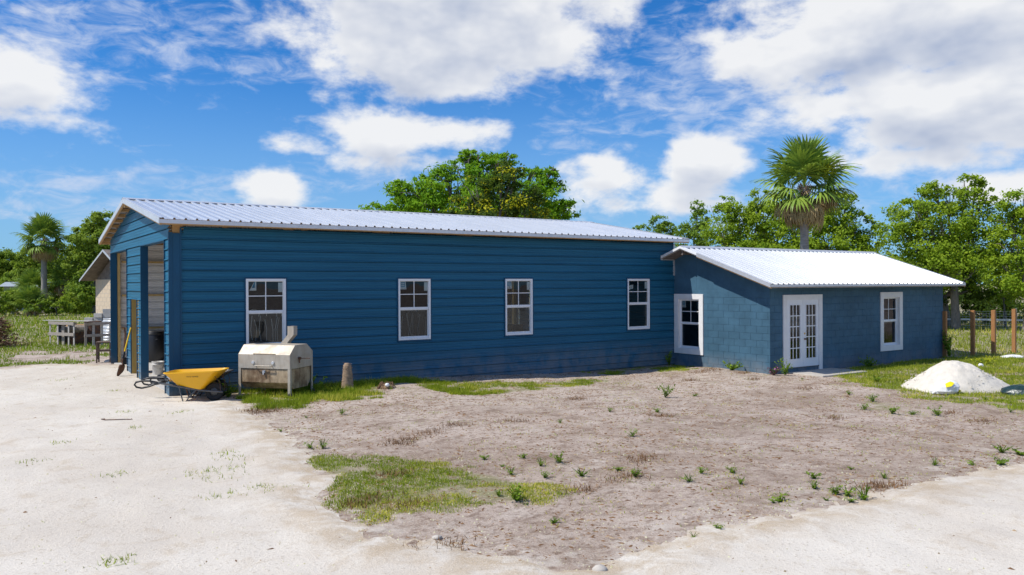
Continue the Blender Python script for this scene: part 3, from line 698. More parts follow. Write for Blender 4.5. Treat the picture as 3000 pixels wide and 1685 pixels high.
def lay(parent, org, rz, length, z0, n, holes, ztop, limit):
    """courses of blocks; holes in wall coordinates (a0, a1, z0, z1)"""
    cnt = 0; rest = MB()
    cells = []
    for c in range(n):
        zc0 = z0+c*CH
        if zc0+CH > ztop+.02: break
        a = -(c % 2)*BW/2
        while a < length-.02:
            s0, s1 = max(0, a), min(length, a+BW); segs = [(s0, s1)]
            for h in holes:
                if zc0+CH/2 > h[2] and zc0+CH/2 < h[3]:
                    segs = [q for p in segs for q in ((p[0], min(p[1], h[0])), (max(p[0], h[1]), p[1])) if q[1]-q[0] > .03]
            cells += [(p, q, zc0) for p, q in segs]
            a += BW
    cells.sort()
    for (p, q, zc0) in cells:
        dx, dy = (math.cos(rz), math.sin(rz))
        loc = (org[0]+dx*p-parent.location.x-hs.location.x, org[1]+dy*p-parent.location.y-hs.location.y, zc0-parent.location.z-hs.location.z)
        if cnt < limit:
            o = link('block', bmesh_w(q-p), parent, loc, rz); o.location.z += (cnt*7 % 5-2)*.0004; cnt += 1
        else:
            g = .0025; rest.box(p+g, q-g, 0, .02, zc0+g, zc0+CH-g)
    if rest.f:
        o = rest.build('block_courses', 'cmu', parent, False, (org[0]-parent.location.x-hs.location.x, org[1]-parent.location.y-hs.location.y, -parent.location.z-hs.location.z), rz); o['kind'] = 'stuff'
CAS_Z0, CAS_Z1 = .125, 2.012
# side wall blocks run from the corner by the shop (a=0 at y=0) to the front corner
lay(lw, (L, -.0, 0), -math.pi/2, D, BASE_Z-CH, NC, [(.03, 1.245, CAS_Z0+.03, CAS_Z1-.03)], 2.29, 140)
lay(fwl, (L, -D, 0), 0, Mx, BASE_Z-CH, NC+1, [(DX0-L+.02, DX1-L-.02, -.115, DZ1-.03), (FX0-L+.03, FX1-L-.03, FZ0+.03, FZ1-.03)], 2.45, 300)
# the gable is boarded with two sheets above the blocks
gy = lambda y: AZR-ASL*abs(y-AV)-.05
zb = BASE_Z-CH+13*CH+.004
for (y0, y1) in ((-D, -.952), (-.948, YBK)):
    pts = [(L+.004, y0, zb), (L+.004, y1, zb)]
    ys = [y1]+([AV] if y0 < AV < y1 else [])+[y0]
    pts += [(L+.004, yy, max(zb+.01, gy(yy))) for yy in ys]
    mb = MB(); n = len(pts)
    mb.v += pts+[(p[0]+.02, p[1], p[2]) for p in pts]; mb.f += [tuple(range(n))[::-1], tuple(range(n, 2*n))]+[(i, (i+1) % n, n+(i+1) % n, n+i) for i in range(n)]
    o = mb.build('gable_board', 'cmu'); o.parent = lw; o.location = (-L, D, .28)-lw.location if False else Vector((-L, D, .28))-lw.location
H(MB().box(XR-.2, XR-.01, -D+.2, YBK, -.55, 2.42).prism([(-D+.01, 2.42), (YBK, 2.42), (AV, AZR-.1)], XR-.2, XR-.012).build('end_wall', 'cmu'))
H(MB().box(L+.2, XR-.01, YBK-.2, YBK, -.55, 2.42).build('rear_wall', 'cmu')); H(MB().box(L+.2, XR-.2, -D+.2, YBK-.2, -.5, -.1).build('floor_slab', 'slab'))
arf = H(MB().box(AL+.1, AR-.1, AV-.03, AV+.03, AZR-.24, AZR-.09).build('roof', 'soffit'))
def A(o): o.parent = arf; o.location.x -= L; o.location.y += D; o.location.z += .28; o.location -= arf.location; return o
_before = set(bpy.data.objects)
roof_strips(None, AL, AR, AF-.02, AZE, AV, AZR); roof_strips(None, AL, AR, AB+.02, AZE, AV, AZR); ridge_cap(None, AL-.01, AR+.01, AV, AZR, ASL, .16)
for yy, s in ((AF, -1), (AB, 1)):
    MB().box(AL-.004, AR+.004, yy-.012, yy+.012, AZE-.066, AZE-.006).build('eave_trim', 'trim')
    MB().box(AL+.02, AR-.02, min(yy-s*.006, yy-s*.06), max(yy-s*.006, yy-s*.06), AZE-.10, AZE-.02).build('eave_board', 'oldwood')
rake(None, AL, -1, AF, AZE, AV, AZR, dz=.085, fr=(0, .80)); rake(None, AL, -1, AF, AZE, AV, AZR, dz=.045, fr=(.80, 1.), wood='oldwood', trim='white')
rake(None, AL, -1, AB, AZE, AV, AZR, dz=.045, wood='oldwood', trim='white', fr=(.76, 1.)); rake(None, AR, 1, AF, AZE, AV, AZR); rake(None, AR, 1, AB, AZE, AV, AZR)
for s in (-1, 1):            # boarded underside
    y1 = AF+.05 if s < 0 else AB-.05
    pr_ = [(AV, AZR-.06), (y1, AZE-.03), (y1, AZE-.06), (AV, AZR-.09)]
    MB().prism(pr_ if s > 0 else pr_[::-1], AL+.05, AR-.05).build('roof_deck', 'soffit')
for o in [o for o in bpy.data.objects if o not in _before]: A(o)
# the shop wall stops the overhang of the low roof: flashing
H(MB().box(AL-.03, L+.0, -.03, -.026, AZR-ASL*(0-AV)-.10, AZR-ASL*(0-AV)+.05).build('flashing', 'trim'))
def cased(loc, rz, w_, h_, cs, wz, nm, sticker):
    """wide white casing round a recessed single-hung window"""
    c = H(ring(MB(), 0, w_, 0, h_, .16, -.035, -.002).build('window_casing', 'casing', None, False, loc, rz))
    ring(MB(), .16, w_-.16, .16, h_-.16, .012, -.030, .12).build('window_return', 'casing', c)
    o = single_hung(None, (.172, .075, .172), 0, w_-.344, h_-.344, sticker, t=.032, proud=.012); o.parent = c
    # no fourth level: sub-parts hang on the casing directly
    for ch in list(o.children):
        l = Vector(ch.location)+Vector(o.location); ch.parent = c; ch.location = l
    o.name = 'window_frame'
    return c
cased((L, -.025, CAS_Z0), -math.pi/2, 1.22, CAS_Z1-CAS_Z0, .15, 0, 'side', 'logo')
cased((FX0, -D, FZ0), 0, FX1-FX0, FZ1-FZ0, .16, 0, 'front', None)
# french doors
dr_ = H(MB().box(DX0, DX0+.165, -D-.035, -D-.002, DZ0-.10, DZ1).box(DX1-.165, DX1, -D-.035, -D-.002, DZ0-.14, DZ1).box(DX0+.165, DX1-.165, -D-.0345, -D-.002, DZ1-.15, DZ1).build('door_casing', 'casing'))
LX0, LX1, LZ0, LZ1 = DX0+.165, DX1-.165, -.105, DZ1-.15
lwid = (LX1-LX0)/2
def inD(mb, name, mt): o = mb.build(name, mt); o.parent = dr_; o.location = Vector((-L, D, .28))-dr_.location; return o
inD(MB().box(LX0, LX1, -D-.03, -D+.02, LZ0-.022, LZ0-.002), 'threshold', 'steel')
for i in range(2):
    x0, x1 = LX0+i*lwid+.004, LX0+(i+1)*lwid-.004; y0, y1 = -D-.016, -D+.03
    gx0, gx1, gz0, gz1 = x0+.135, x1-.135, LZ0+.24, LZ1-.15
    leaf = MB().box(x0, gx0, y0, y1, LZ0, LZ1).box(gx1, x1, y0, y1, LZ0, LZ1).box(gx0, gx1, y0+.0006, y1, LZ0, gz0).box(gx0, gx1, y0+.0006, y1, gz1, LZ1)
    lf = inD(leaf, 'door_leaf', 'white')
    inD(ring(MB(), gx0-.025, gx1+.025, gz0-.025, gz1+.025, .027, y0-.012, y0-.001), 'glazing_trim', 'white')
    pw, ph = (gx1-gx0)/3, (gz1-gz0)/5; g = MB()
    for a in (1, 2): g.box(gx0+a*pw-.013, gx0+a*pw+.013, y0+.004, y0+.02, gz0, gz1)
    for b_ in range(1, 5):
        for a in range(3): g.box(gx0+a*pw+(.013 if a else 0), gx0+(a+1)*pw-(.013 if a < 2 else 0), y0+.0045, y0+.02, gz0+b_*ph-.013, gz0+b_*ph+.013)
    inD(g, 'muntin', 'white')
    for a in range(3):
        for b_ in range(5):
            xa, xb, za, zb_ = gx0+a*pw+.012, gx0+(a+1)*pw-.012, gz0+b_*ph+.012, gz0+(b_+1)*ph-.012
            inD(MB().quad((xa, y0+.014, za), (xb, y0+.014, za), (xb, y0+.014, zb_), (xa, y0+.014, zb_)), 'pane', 'glass')
xk = LX0+lwid+.07
inD(MB().lathe([(0, -.01), (.026, -.008), (.028, 0), (.0, .01)], 16, 'y', (xk, -D-.022, .86)), 'deadbolt', 'brass')
inD(MB().lathe([(0, -.06), (.022, -.055), (.028, -.035), (.012, -.02), (.012, 0), (.03, .002), (0, .01)], 16, 'y', (xk, -D-.02, .70)), 'door_knob', 'rust')
# a few things that give the rooms behind the glass some depth
H(MB().box(L+3.6, L+3.7, -D+.3, YBK-.3, -.1, 2.4).build('dark_backdrop', 'dark'))
stp = [gp(2330, 1098), gp(2425, 1110), gp(2516, 1092), gp(2440, 1083)]
st = MB().box(15.95, 18.05, -4.90, -D-.002, -.42, -.225).build('concrete_step', 'concrete', None); bevel(st, .015)
tag(st, 'low flat concrete slab in front of the white french doors', 'step')

# ------------------------------------------------------------------ wheelbarrows
TXT_TT = text_mesh('TRUE TEMPER', .040, 'ink')
def rr(cx, hx, hy, z, r, n=5):
    """rounded rectangle loop"""
    pts = []
    for sx, sy, a0 in ((1, 1, 0), (-1, 1, 90), (-1, -1, 180), (1, -1, 270)):
        for i in range(n):
            a = R_(a0+90*i/(n-1)); pts.append((cx+sx*(hx-r)+r*math.cos(a), sy*(hy-r)+r*math.sin(a), z))
    return pts
def loft(loops, cap0=True):
    mb = MB(); n = len(loops[0])
    for l in loops: mb.v += l
    for i in range(len(loops)-1):
        for k in range(n): a, b = i*n+k, i*n+(k+1) % n; mb.f.append((a, b, b+n, a+n))
    if cap0: mb.f.append(tuple(reversed(range(n))))
    return mb
def tilt(loop, s, c): return [(x, y, z+(x-c)*s) for x, y, z in loop]
def wheelbarrow(label, loc, rz, tray, legmat, letter, drop=0.):
    t = thing('wheelbarrow', label, 'wheelbarrow', loc, rz, None)
    # tray: rim from x -.93..+.20 , floor from -.74..-.19 ; outer shell, rolled rim, inner shell
    bot = tilt(rr(-.46, .26, .20, .305, .07), -.20, -.46); rim = tilt(rr(-.365, .565, .335, .61, .12), .035, -.365)
    rim2 = tilt(rr(-.365, .585, .355, .612, .13), .035, -.365); rim3 = tilt(rr(-.365, .585, .355, .632, .13), .035, -.365); rim4 = tilt(rr(-.365, .555, .325, .634, .12), .035, -.365)
    ib = tilt(rr(-.46, .245, .185, .32, .07), -.20, -.46)
    rim, rim2, rim3, rim4 = [[(x, y, z-drop) for x, y, z in l] for l in (rim, rim2, rim3, rim4)]
    mb = loft([bot, rim, rim2, rim3, rim4, ib]); n = len(bot); mb.f.append(tuple(range(5*n, 6*n)))
    tr = mb.build('tray', tray, t, True); tr.modifiers.new('e', 'EDGE_SPLIT').split_angle = R_(50)
    if letter:
        o = link('lettering', TXT_TT, t, (-.33, -.2915, .515)); nrm = Vector((0, -.305, -.135)).normalized()
        o.rotation_euler = (R_(90)+.0, R_(-3), 0); o.location = (-.33, -.302, .53); o.rotation_euler = (R_(114), R_(-1), 0)
        MB().quad((-.875, -.13, .42), (-.855, -.03, .42), (-.90, -.02, .55), (-.915, -.14, .55)).build('label_plate', 'trim', t)
        MB().poly([(-.872, -.228, .50), (-.80, -.262, .46), (-.83, -.268, .57), (-.885, -.24, .58)]).build('label_plate', 'trim', t)
    for s in (-1, 1):
        y0, y1 = s*.10, s*.30
        P = lambda x: y0+(y1-y0)*(x-.21)/(-1.25-.21)
        MB().tube([(.215, P(.215), .195), (-.2, P(-.2), .235), (-.7, P(-.7), .335), (-1.05, P(-1.05), .405), (-1.16, P(-1.16), .42)], .019, 8).build('frame_rail', 'steel', t)
        lp = [(-1.08, P(-1.08), .425)]
        for k in range(13):
            a = R_(80-k*200/12*1.55); lp.append((-1.36+.14*math.cos(a)*1.2, P(-1.36), .372+.075*math.sin(a)))
        lp += [(-1.02, P(-1.0), .34), (-.98, P(-.98), .38)]
        MB().tube([(-1.05, P(-1.05), .412), (-1.2, P(-1.2), .445), (-1.36, P(-1.36), .452), (-1.47, P(-1.47), .425), (-1.50, P(-1.5), .375), (-1.46, P(-1.46), .325), (-1.36, P(-1.36), .305), (-1.22, P(-1.22), .335), (-1.10, P(-1.1), .38), (-1.04, P(-1.04), .40)], .019, 8).build('handle', 'black', t, True)
        MB().tube([(-.64, P(-.64), .32), (-.60, P(-.6)*1.05, .16), (-.555, P(-.555)*1.1, .012), (-.50, P(-.5)*1.1, .012), (-.42, P(-.42)*1.08, .14), (-.30, P(-.3), .255)], .013, 8).build('leg', legmat, t)
        MB().tube([(.17, s*.10, .20), (.17, s*.14, .40), (.08, s*.22, .55)], .006, 6).build('tray_brace', 'rust', t)
    MB().bar((-.52, -.20, .015), (-.52, .20, .015), .02, .008).build('leg_brace', legmat, t)
    wh = MB().lathe([(.085, -.035), (.10, -.045), (.15, -.052), (.18, -.040), (.192, -.015), (.192, .015), (.18, .040), (.15, .052), (.10, .045), (.085, .035)], 28, 'y', (0, 0, .192)).build('wheel', 'rubber', t, True)
    MB().lathe([(0, -.03), (.03, -.035), (.05, -.012), (.088, -.030), (.088, .030), (.05, .012), (.03, .035), (0, .03)], 20, 'y', (0, 0, .192)).build('rim', 'steel', wh, True)
    MB().tube([(0, -.13, .192), (0, .13, .192)], .009, 8).build('axle', 'steel', wh)
    return t
p = gp(628, 1175)
wheelbarrow('yellow wheelbarrow with black wheel parked at the corner of the blue building', (p[0], p[1], p[2]+.005), -YAW-.02, 'yellow', 'steel', True)
q = p[:2]+_fw[:2]*.55+_rt[:2]*(-.10)
wheelbarrow('dark grey wheelbarrow half hidden behind the yellow wheelbarrow', (q[0], q[1], float(hgt(q[0], q[1]))+.005), -YAW-.02, 'greytray', 'rust', False, .09)

# ------------------------------------------------------------------ smoker grill
gpos = np.array([1.428, -.78])*.5+np.array([2.803, -1.092])*.5
gpos = gpos-_fw[:2]*.32
GZ = -.015
gr = thing('smoker_grill', 'big stainless steel smoker grill with square chimney beside the blue wall', 'grill', (gpos[0]-.0, gpos[1], GZ), R_(-50.5))
gl, gd = .63, .455
prof = [(-gd, .59), (-gd, .895), (-gd+.20, 1.085), (gd-.24, 1.085), (gd, .92), (gd, .59)]
lid = MB().prism(prof, -gl, gl).build('lid', 'stainless', gr); bevel(lid, .008)
lowp = [(-gd+.02, .585), (gd-.02, .585), (gd-.02, .34), (gd-.17, .16), (-gd+.17, .16), (-gd+.02, .30)]
fb = MB().prism(lowp, -gl+.03, gl-.03).build('firebox', 'stainless2', gr); bevel(fb, .008)
MB().box(-gl+.02, gl-.02, -gd+.008, gd-.008, .583, .592).build('lid_gap', 'dark', gr)
for (a, b) in ((-.12, .13),):
    MB().box(a, b, -gd+.012, -gd+.0195, .19+.11, .575).build('front_panel', 'stainless2', gr)
for sx in (-1, 1):
    for sy in (-1, 1):
        x, y = sx*(gl-.005), sy*(gd-.01)
        MB().box(min(x, x-sx*.055), max(x, x-sx*.055), min(y+sy*.008, y+sy*.002), max(y+sy*.008, y+sy*.002), -.02, .60).box(min(x+sx*.004, x-sx*.002), max(x+sx*.004, x-sx*.002), min(y+sy*.008, y-sy*.05), max(y+sy*.008, y-sy*.05), -.02, .60).build('leg', 'stainless', gr)
        if sx > 0: MB().lathe([(0, -.03), (.045, -.03), (.055, -.015), (.055, .015), (.045, .03), (0, .03)], 16, 'y', (x, y, .035)).build('caster', 'rubber', gr, True)
MB().tube([(-.20, -gd, .655), (-.20, -gd-.045, .655), (-.17, -gd-.055, .655), (.17, -gd-.055, .655), (.20, -gd-.045, .655), (.20, -gd, .655)], .012, 8).build('lid_handle', 'stainless', gr)
for x in (-.26, .22): MB().lathe([(0, -.022), (.030, -.022), (.034, -.012), (.034, 0)], 18, 'y', (x, -gd, .72)).build('thermometer', 'trim', gr)
MB().box(-.26, .28, -gd-.004, -gd+.004, .893, .912).build('hinge', 'stainless2', gr)
MB().box(-.03, .03, -gd-.01, -gd+.02, .50, .56).box(-.012, .012, -gd-.03, -gd-.01, .47, .55).build('latch', 'trim', gr)
cp = at_z(838, 1003, 1.085); dx, dy = cp[0]-gpos[0], cp[1]-gpos[1]; ca, sa = math.cos(R_(50.5)), math.sin(R_(50.5))
cx, cy = dx*ca-dy*sa, dx*sa+dy*ca
cx = min(max(cx, -gl+.2), gl-.2); cy = min(max(cy, -gd+.15), gd-.12)
k = .075; ch = MB(); lv = [(cx, 1.08), (cx+.01, 1.11), (cx+.16, 1.27), (cx+.16, 1.46)]
for (x, z) in lv: ch.v += [(x-k, cy-k, z), (x+k, cy-k, z), (x+k, cy+k, z), (x-k, cy+k, z)]
for i in range(3):
    for j in range(4): a, b = i*4+j, i*4+(j+1) % 4; ch.f.append((a, b, b+4, a+4))
ch.build('chimney', 'stainless', gr)
MB().tube([(gl, -.12, .80), (gl+.05, -.12, .80)], .03, 10).tube([(gl+.02, -.12, .80), (gl+.02, -.12, .70)], .012, 8).tube([(gl+.05, -.12, .80), (gl+.26, -.10, .80)], .008, 6).build('spit_crank', 'rust', gr)

# ------------------------------------------------------------------ stump, root clump, shovel
def jitter_mesh(mb, amp, s=9., seed=0):
    V = np.array(mb.v); n = fbm(V[:, 0]*1.+V[:, 2]*.7+seed, V[:, 1]-V[:, 2]*.9, s, 3)-.5; c = V.mean(0); d = V-c; d /= np.linalg.norm(d, axis=1)[:, None]+1e-9
    mb.v = [tuple(p) for p in V+d*(n*amp*2)[:, None]]; return mb
p = gp(1018, 1140)
sp = []
for i in range(26):
    z = i/25*.62; r = .135-.055*(i/25)**1.2-(.02 if i > 23 else 0)+.010*(i % 2); sp.append((r+ (.02 if i < 3 else 0), z-.03))
st_ = thing('palm_stump', 'short tapering brown palm stump standing in the grass by the blue wall', 'stump', tuple(p))
jitter_mesh(MB().lathe([(0, -.03)]+sp+[(0, .60)], 20), .012, 14).build('trunk', 'stump', st_, True)
fr_ = MB()
for i in range(46):
    a = random.random()*6.28; z = random.uniform(.05, .58); r = .125-.055*(z/.6)
    fr_.bar((r*math.cos(a), r*math.sin(a), z), ((r+.03)*math.cos(a+.15), (r+.03)*math.sin(a+.15), z+random.uniform(-.05, .05)), .015, .004)
o = fr_.build('bark_fibres', 'stump', st_); o['kind'] = 'stuff'
p = gp(1132, 1138)
rc = thing('root_clump', 'tangled brown root clump with a white rag beside the palm stump', 'roots', tuple(p))
o = MB()
for i in range(60):
    a = random.random()*6.28; r = random.uniform(.05, .24); h = random.uniform(.0, .13)
    b = a+random.uniform(.5, 2.); o.tube([(r*math.cos(a), r*math.sin(a)*.8, .0), (r*.7*math.cos((a+b)/2), r*.6*math.sin((a+b)/2), h+.04), (r*math.cos(b), r*math.sin(b)*.8, .01)], random.uniform(.004, .011), 4, False)
o = o.build('root_strands', 'brush', rc); o['kind'] = 'stuff'
jitter_mesh(MB().lathe([(.17, -.02), (.16, .05), (.10, .09), (0, .10)], 14), .05, 8).build('soil_lump', 'dead', rc, True)
jitter_mesh(MB().lathe([(.0, -.02), (.05, 0), (.055, .04), (.03, .07), (0, .075)], 10, 'z', (-.05, -.15, .07)), .02, 20).build('rag', 'bag', rc, True)
tip = gp(346, 1103); top = at_u(384, 958, -.03)
sh = thing('shovel', 'long shovel with yellow handle leaning against the blue gable wall', 'shovel', tuple(tip))
d = Vector(top)-Vector(tip); Pt = lambda t, o=(0, 0, 0): tuple(d*t+Vector(o))
side = Vector((d.x, d.y, 0)).normalized()
bow = Vector((.05, -.06, 0))
MB().tube([Pt(.50), Pt(.985)], .019, 10).build('handle', 'yellowhandle', sh); MB().tube([Pt(.985), Pt(1.)], .020, 10).build('handle_cap', 'rust', sh)
MB().tube([Pt(.50), Pt(.36)], .023, 10).build('grip_sleeve', 'black', sh); MB().tube([Pt(.37), Pt(.30), Pt(.24, bow*.6)], [.019, .017, .017], 8).build('socket', 'rust', sh)
bl = MB(); nr = 7; rows = []
for i in range(nr):
    t = i/(nr-1); c = Vector(Pt(.245*(1-t)+.0, bow*.6*(1-t)+bow*.5*math.sin(math.pi*t))); hw = .105*(1-.85*max(0, (t-.55)/.45)**1.6)*(1 if i else .75)
    ax = Vector((_rt[0]*.35+_fw[0]*.94, _rt[1]*.35+_fw[1]*.94, 0)).normalized(); nn = Vector((-_rt[0], -_rt[1], 0)).normalized()*.03
    rows.append([tuple(c-ax*hw+nn*.8), tuple(c-ax*hw*.5+nn*.2), tuple(c), tuple(c+ax*hw*.5+nn*.2), tuple(c+ax*hw+nn*.8)])
for r in rows: bl.v += r
for i in range(nr-1):
    for j in range(4): bl.f.append((i*5+j, i*5+j+1, i*5+j+6, i*5+j+5))
o = bl.build('blade', 'rust', sh, True); o.modifiers.new('s', 'SOLIDIFY').thickness = .004

# ------------------------------------------------------------------ things inside the open bays
def floor_at(x, y): return at_z(x, y, -.01)
p = floor_at(463, 1097)
bu = thing('bucket', 'white plastic bucket with wire handle standing inside the right open bay', 'bucket', tuple(p))
MB().lathe([(0, .0), (.13, 0), (.133, .01), (.142, .26), (.152, .262), (.152, .285), (.145, .287), (.146, .32), (.155, .322), (.155, .345), (.140, .345), (.138, .30), (.125, .02), (0, .02)], 26).build('body', 'bucket', bu, True)
MB().tube([(.15*math.cos(R_(a))*1.0, .15*math.sin(R_(a)), .30-.16*math.sin(R_((a-180)))*1.) for a in range(180, 361, 15)], .004, 5).build('handle', 'whitewire', bu)
p = at_z(451, 1060, -.01); 
bp = np.array([p[0], p[1]]); 
ba = thing('plastic_barrel', 'large black plastic barrel standing inside the right open bay', 'barrel', (p[0]+.05, p[1], -.01))
MB().lathe([(0, 0), (.26, 0), (.30, .03), (.335, .15), (.35, .35), (.34, .62), (.31, .82), (.285, .88), (.29, .90), (.29, .94), (.26, .95), (0, .94)], 28).build('body', 'black', ba, True)
MB().lathe([(.292, .86), (.318, .86), (.318, .885), (.292, .885)], 28).build('rim_band', 'black', ba, True)
for a in (-100, -60): MB().tube([(.33*math.cos(R_(a)), .33*math.sin(R_(a)), .70), (.37*math.cos(R_(a+8)), .37*math.sin(R_(a+8)), .72), (.33*math.cos(R_(a+18)), .33*math.sin(R_(a+18)), .70)], .015, 6).build('grip', 'black', ba)
p = floor_at(481, 1092)
tb = thing('rubber_tub', 'dark rubber tub tilted on edge beside the white bucket', 'tub', (p[0]+.30, p[1]-.05, -.01))
o = MB().lathe([(0, 0), (.18, 0), (.24, .20), (.26, .20), (.26, .22), (.235, .22), (.175, .02), (0, .02)], 22).build('body', 'black', tb, True); o.rotation_euler = (0, R_(-72), R_(30)); o.location = (.0, 0, .25)
p = floor_at(365, 1068)
ct_ = thing('hand_cart', 'small hand cart with one wheel showing inside the left open bay', 'cart', (p[0], p[1], -.01))
MB().lathe([(0, -.03), (.06, -.03), (.11, -.035), (.11, .035), (.06, .03), (0, .03)], 18, 'y', (0, 0, .11)).build('wheel', 'rubber', ct_, True)
MB().tube([(0, .03, .11), (.05, .05, .9), (.02, .05, 1.1), (-.1, .05, 1.12)], .016, 8).tube([(0, .25, .11), (.05, .25, .9), (.02, .25, 1.1)], .016, 8).tube([(0, -.03, .11), (0, .25, .11)], .012, 6).build('frame', 'rust', ct_)
# bundles of white wire stock seen through the windows
def wire_bundle(label, x0, x1, y, zb, zt, n, seed, loops):
    rnd = random.Random(seed)
    t = thing('wire_bundle', label, 'wire', ((x0+x1)/2, y, -.01), 0, 'wire stock inside the blue building')
    w_ = x1-x0; m1 = MB()
    for i in range(n):
        x = -w_/2+w_*(i+.5)/n; j = lambda a: rnd.uniform(-a, a); yy = j(.15)
        m1.tube([(x+j(.02), yy, zb+j(.05)), (x+j(.05), yy+j(.05), (zb+zt)/2), (x+j(.07), yy+j(.04), zt+j(.06))], .008, 5, False)
    o = m1.build('wire_rods', 'whitewire', t); o['kind'] = 'stuff'
    for i in range(loops):
        cx_ = -w_/2+w_*(i+.5)/loops+rnd.uniform(-.05, .05); r = rnd.uniform(.13, .2); hz_ = zt-.02+rnd.uniform(-.06, .1)
        MB().tube([(cx_+r*math.cos(R_(a)), -.1+rnd.uniform(-.01, .01), hz_+r*math.sin(R_(a))) for a in range(-20, 205, 15)], .007, 5, False).build('wire_loop', 'whitewire', t)
    MB().box(-w_/2-.1, w_/2+.1, -.25, .25, zb-.10, zb).build('shelf', 'darkwood', t)
    MB().box(-w_/2, -w_/2+.08, -.2, .2, .0, zb-.10).box(w_/2-.08, w_/2, -.2, .2, .0, zb-.10).build('shelf_leg', 'darkwood', t)
wire_bundle('bundle of white wire hoops behind the window above the smoker grill', 1.95, 4.2, 1.55, .95, 1.55, 20, 4, 5)
wire_bundle('bundle of white wire rods behind the second window from the open bays', 6.1, 8.1, 1.6, .72, 1.50, 15, 8, 2)
bx_ = thing('cardboard_stack', 'stack of brown boxes behind the third window of the blue building', 'boxes', (11.0, 3.0, -.01))
for i, (a, b, c_) in enumerate(((.5, .45, .4), (.46, .42, .35), (.4, .4, .3))): MB().box(-a/2, a/2, -b/2, b/2, sum((.4, .35, .3)[:i]), sum((.4, .35, .3)[:i])+c_-.003).build('box', 'darkwood' if i % 2 else 'dead', bx_)

# ------------------------------------------------------------------ left background: pallets, drums, blocks, shed, stand, brush
p = gp(145, 1012); q = gp(236, 1016)
dv = np.array([q[0]-p[0], q[1]-p[1]]); ln = np.linalg.norm(dv); rz = math.atan2(dv[1], dv[0])
def pallet(label, loc, rz, w_, h_, lean=0):
    t = thing('wood_pallet', label, 'pallet', loc, rz)
    for x in (0, w_*.31, w_*.745, w_-.085): MB().box(x, x+.085, 0, .022, -.02, h_-.02).build('slat', 'greywood', t)
    MB().box(w_*.40, w_*.50, .10, .125, -.02, h_-.04).build('slat', 'oldwood', t)
    for z in (h_-.13, h_*.43): MB().box(-.01, w_+.01, -.04, -.001, z, z+.125).build('stringer', 'oldwood', t)
    MB().box(-.01, w_+.01, .024, .10, h_-.12, h_-.03).build('rear_stringer', 'oldwood', t)
    return t
pw = 1.30
pallet('weathered grey pallet standing upright at the front of the wood bin', tuple(p), rz, min(ln, 1.9)*.94, 1.02)
p2 = q[:2]+np.array([math.cos(rz), math.sin(rz)])*.28
t = thing('wood_pallet', 'narrow side pallet standing on edge at the right of the wood bin', 'pallet', (p2[0], p2[1], q[2]), rz+1.35)
for y in (0, .30, .62, .95): MB().box(y, y+.09, 0, .022, -.05, .98).build('slat', 'greywood' if y else 'oldwood', t)
MB().box(-.02, 1.06, -.04, -.001, .86, .98).box(-.02, 1.06, -.04, -.001, .40, .5).build('stringer', 'oldwood', t)
c_ = (p[:2]+q[:2])/2; nrm = np.array([-math.sin(rz), math.cos(rz)])
tm = np.array([math.cos(rz), math.sin(rz)])
a = p[:2]-tm*.42+nrm*.1; b = q[:2]+tm*.62+nrm*.1
t = MB().bar((a[0], a[1], p[2]+1.045), (b[0], b[1], q[2]+1.045), .30, .02).build('cover_board', 'greywood'); tag(t, 'thin grey board lying across the top of the pallet wood bin', 'board')
for k, off in enumerate((.15, .62, 1.05)):
    cc_ = p[:2]+tm*(.1+off)+nrm*(.55)
    t = thing('firewood_log', ['split firewood log at the left inside the pallet bin', 'pale split firewood log in the middle of the pallet bin', 'split firewood log at the right inside the pallet bin'][k], 'log', (cc_[0], cc_[1], p[2]+.62+.05*k), rz+.2*k)
    jitter_mesh(MB().lathe([(0, -.35), (.14, -.34), (.15, 0), (.14, .34), (0, .35)], 9, 'x'), .03, 6, k).build('bark', 'bark', t, False); MB().prism([(-.12, .02), (.12, .02), (.0, .16)], -.33, .33).build('split_face', 'wood', t)
def drum(label, loc, mt, r=.29, h=.88, rz=0):
    t = thing('steel_drum', label, 'drum', loc, rz)
    pr_ = [(0, 0), (r-.02, 0), (r, .02)]
    for z in (.30, .60): pr_ += [(r, z*h-.03), (r+.012, z*h), (r, z*h+.03)]
    pr_ += [(r, h-.02), (r+.008, h), (r-.015, h), (r-.02, h-.05), (0, h-.05)]
    MB().lathe(pr_, 26).build('shell', mt, t, True); MB().lathe([(r-.012, h-.012), (r+.012, h-.012), (r+.012, h+.012), (r-.012, h+.012), (r-.012, h-.012)], 26).build('rim', mt, t, True)
    return t
a = p[:2]-tm*.02+nrm*.75; drum('black drum behind the left end of the upright grey pallet', (a[0], a[1], p[2]), 'black', .36, .86)
a = p[:2]+tm*.75+nrm*.85; drum('dark rusty drum in the middle behind the upright grey pallet', (a[0], a[1], p[2]), 'rust', .36, .86)
q3 = gp(272, 1008); drum('rusty brown drum between the pallet bin and the corrugated sheet', (q3[0], q3[1], q3[2]), 'rust', .33, .96)
q4 = gp(304, 998)
t = thing('roofing_sheet', 'corrugated metal sheet propped beside the rusty drum', 'sheet', tuple(q4), rz+.15)
mb = MB()
for i in range(14):
    z0, z1 = i*.07, (i+1)*.07; y0, y1 = (.03 if i % 2 else 0), (0 if i % 2 else .03)
    mb.quad((-.32, y0+z0*.25, z0), (.36, y0+z0*.25, z0), (.36, y1+z1*.25, z1), (-.32, y1+z1*.25, z1))
o = mb.build('sheet', 'trim', t, True); o.modifiers.new('s', 'SOLIDIFY').thickness = .003
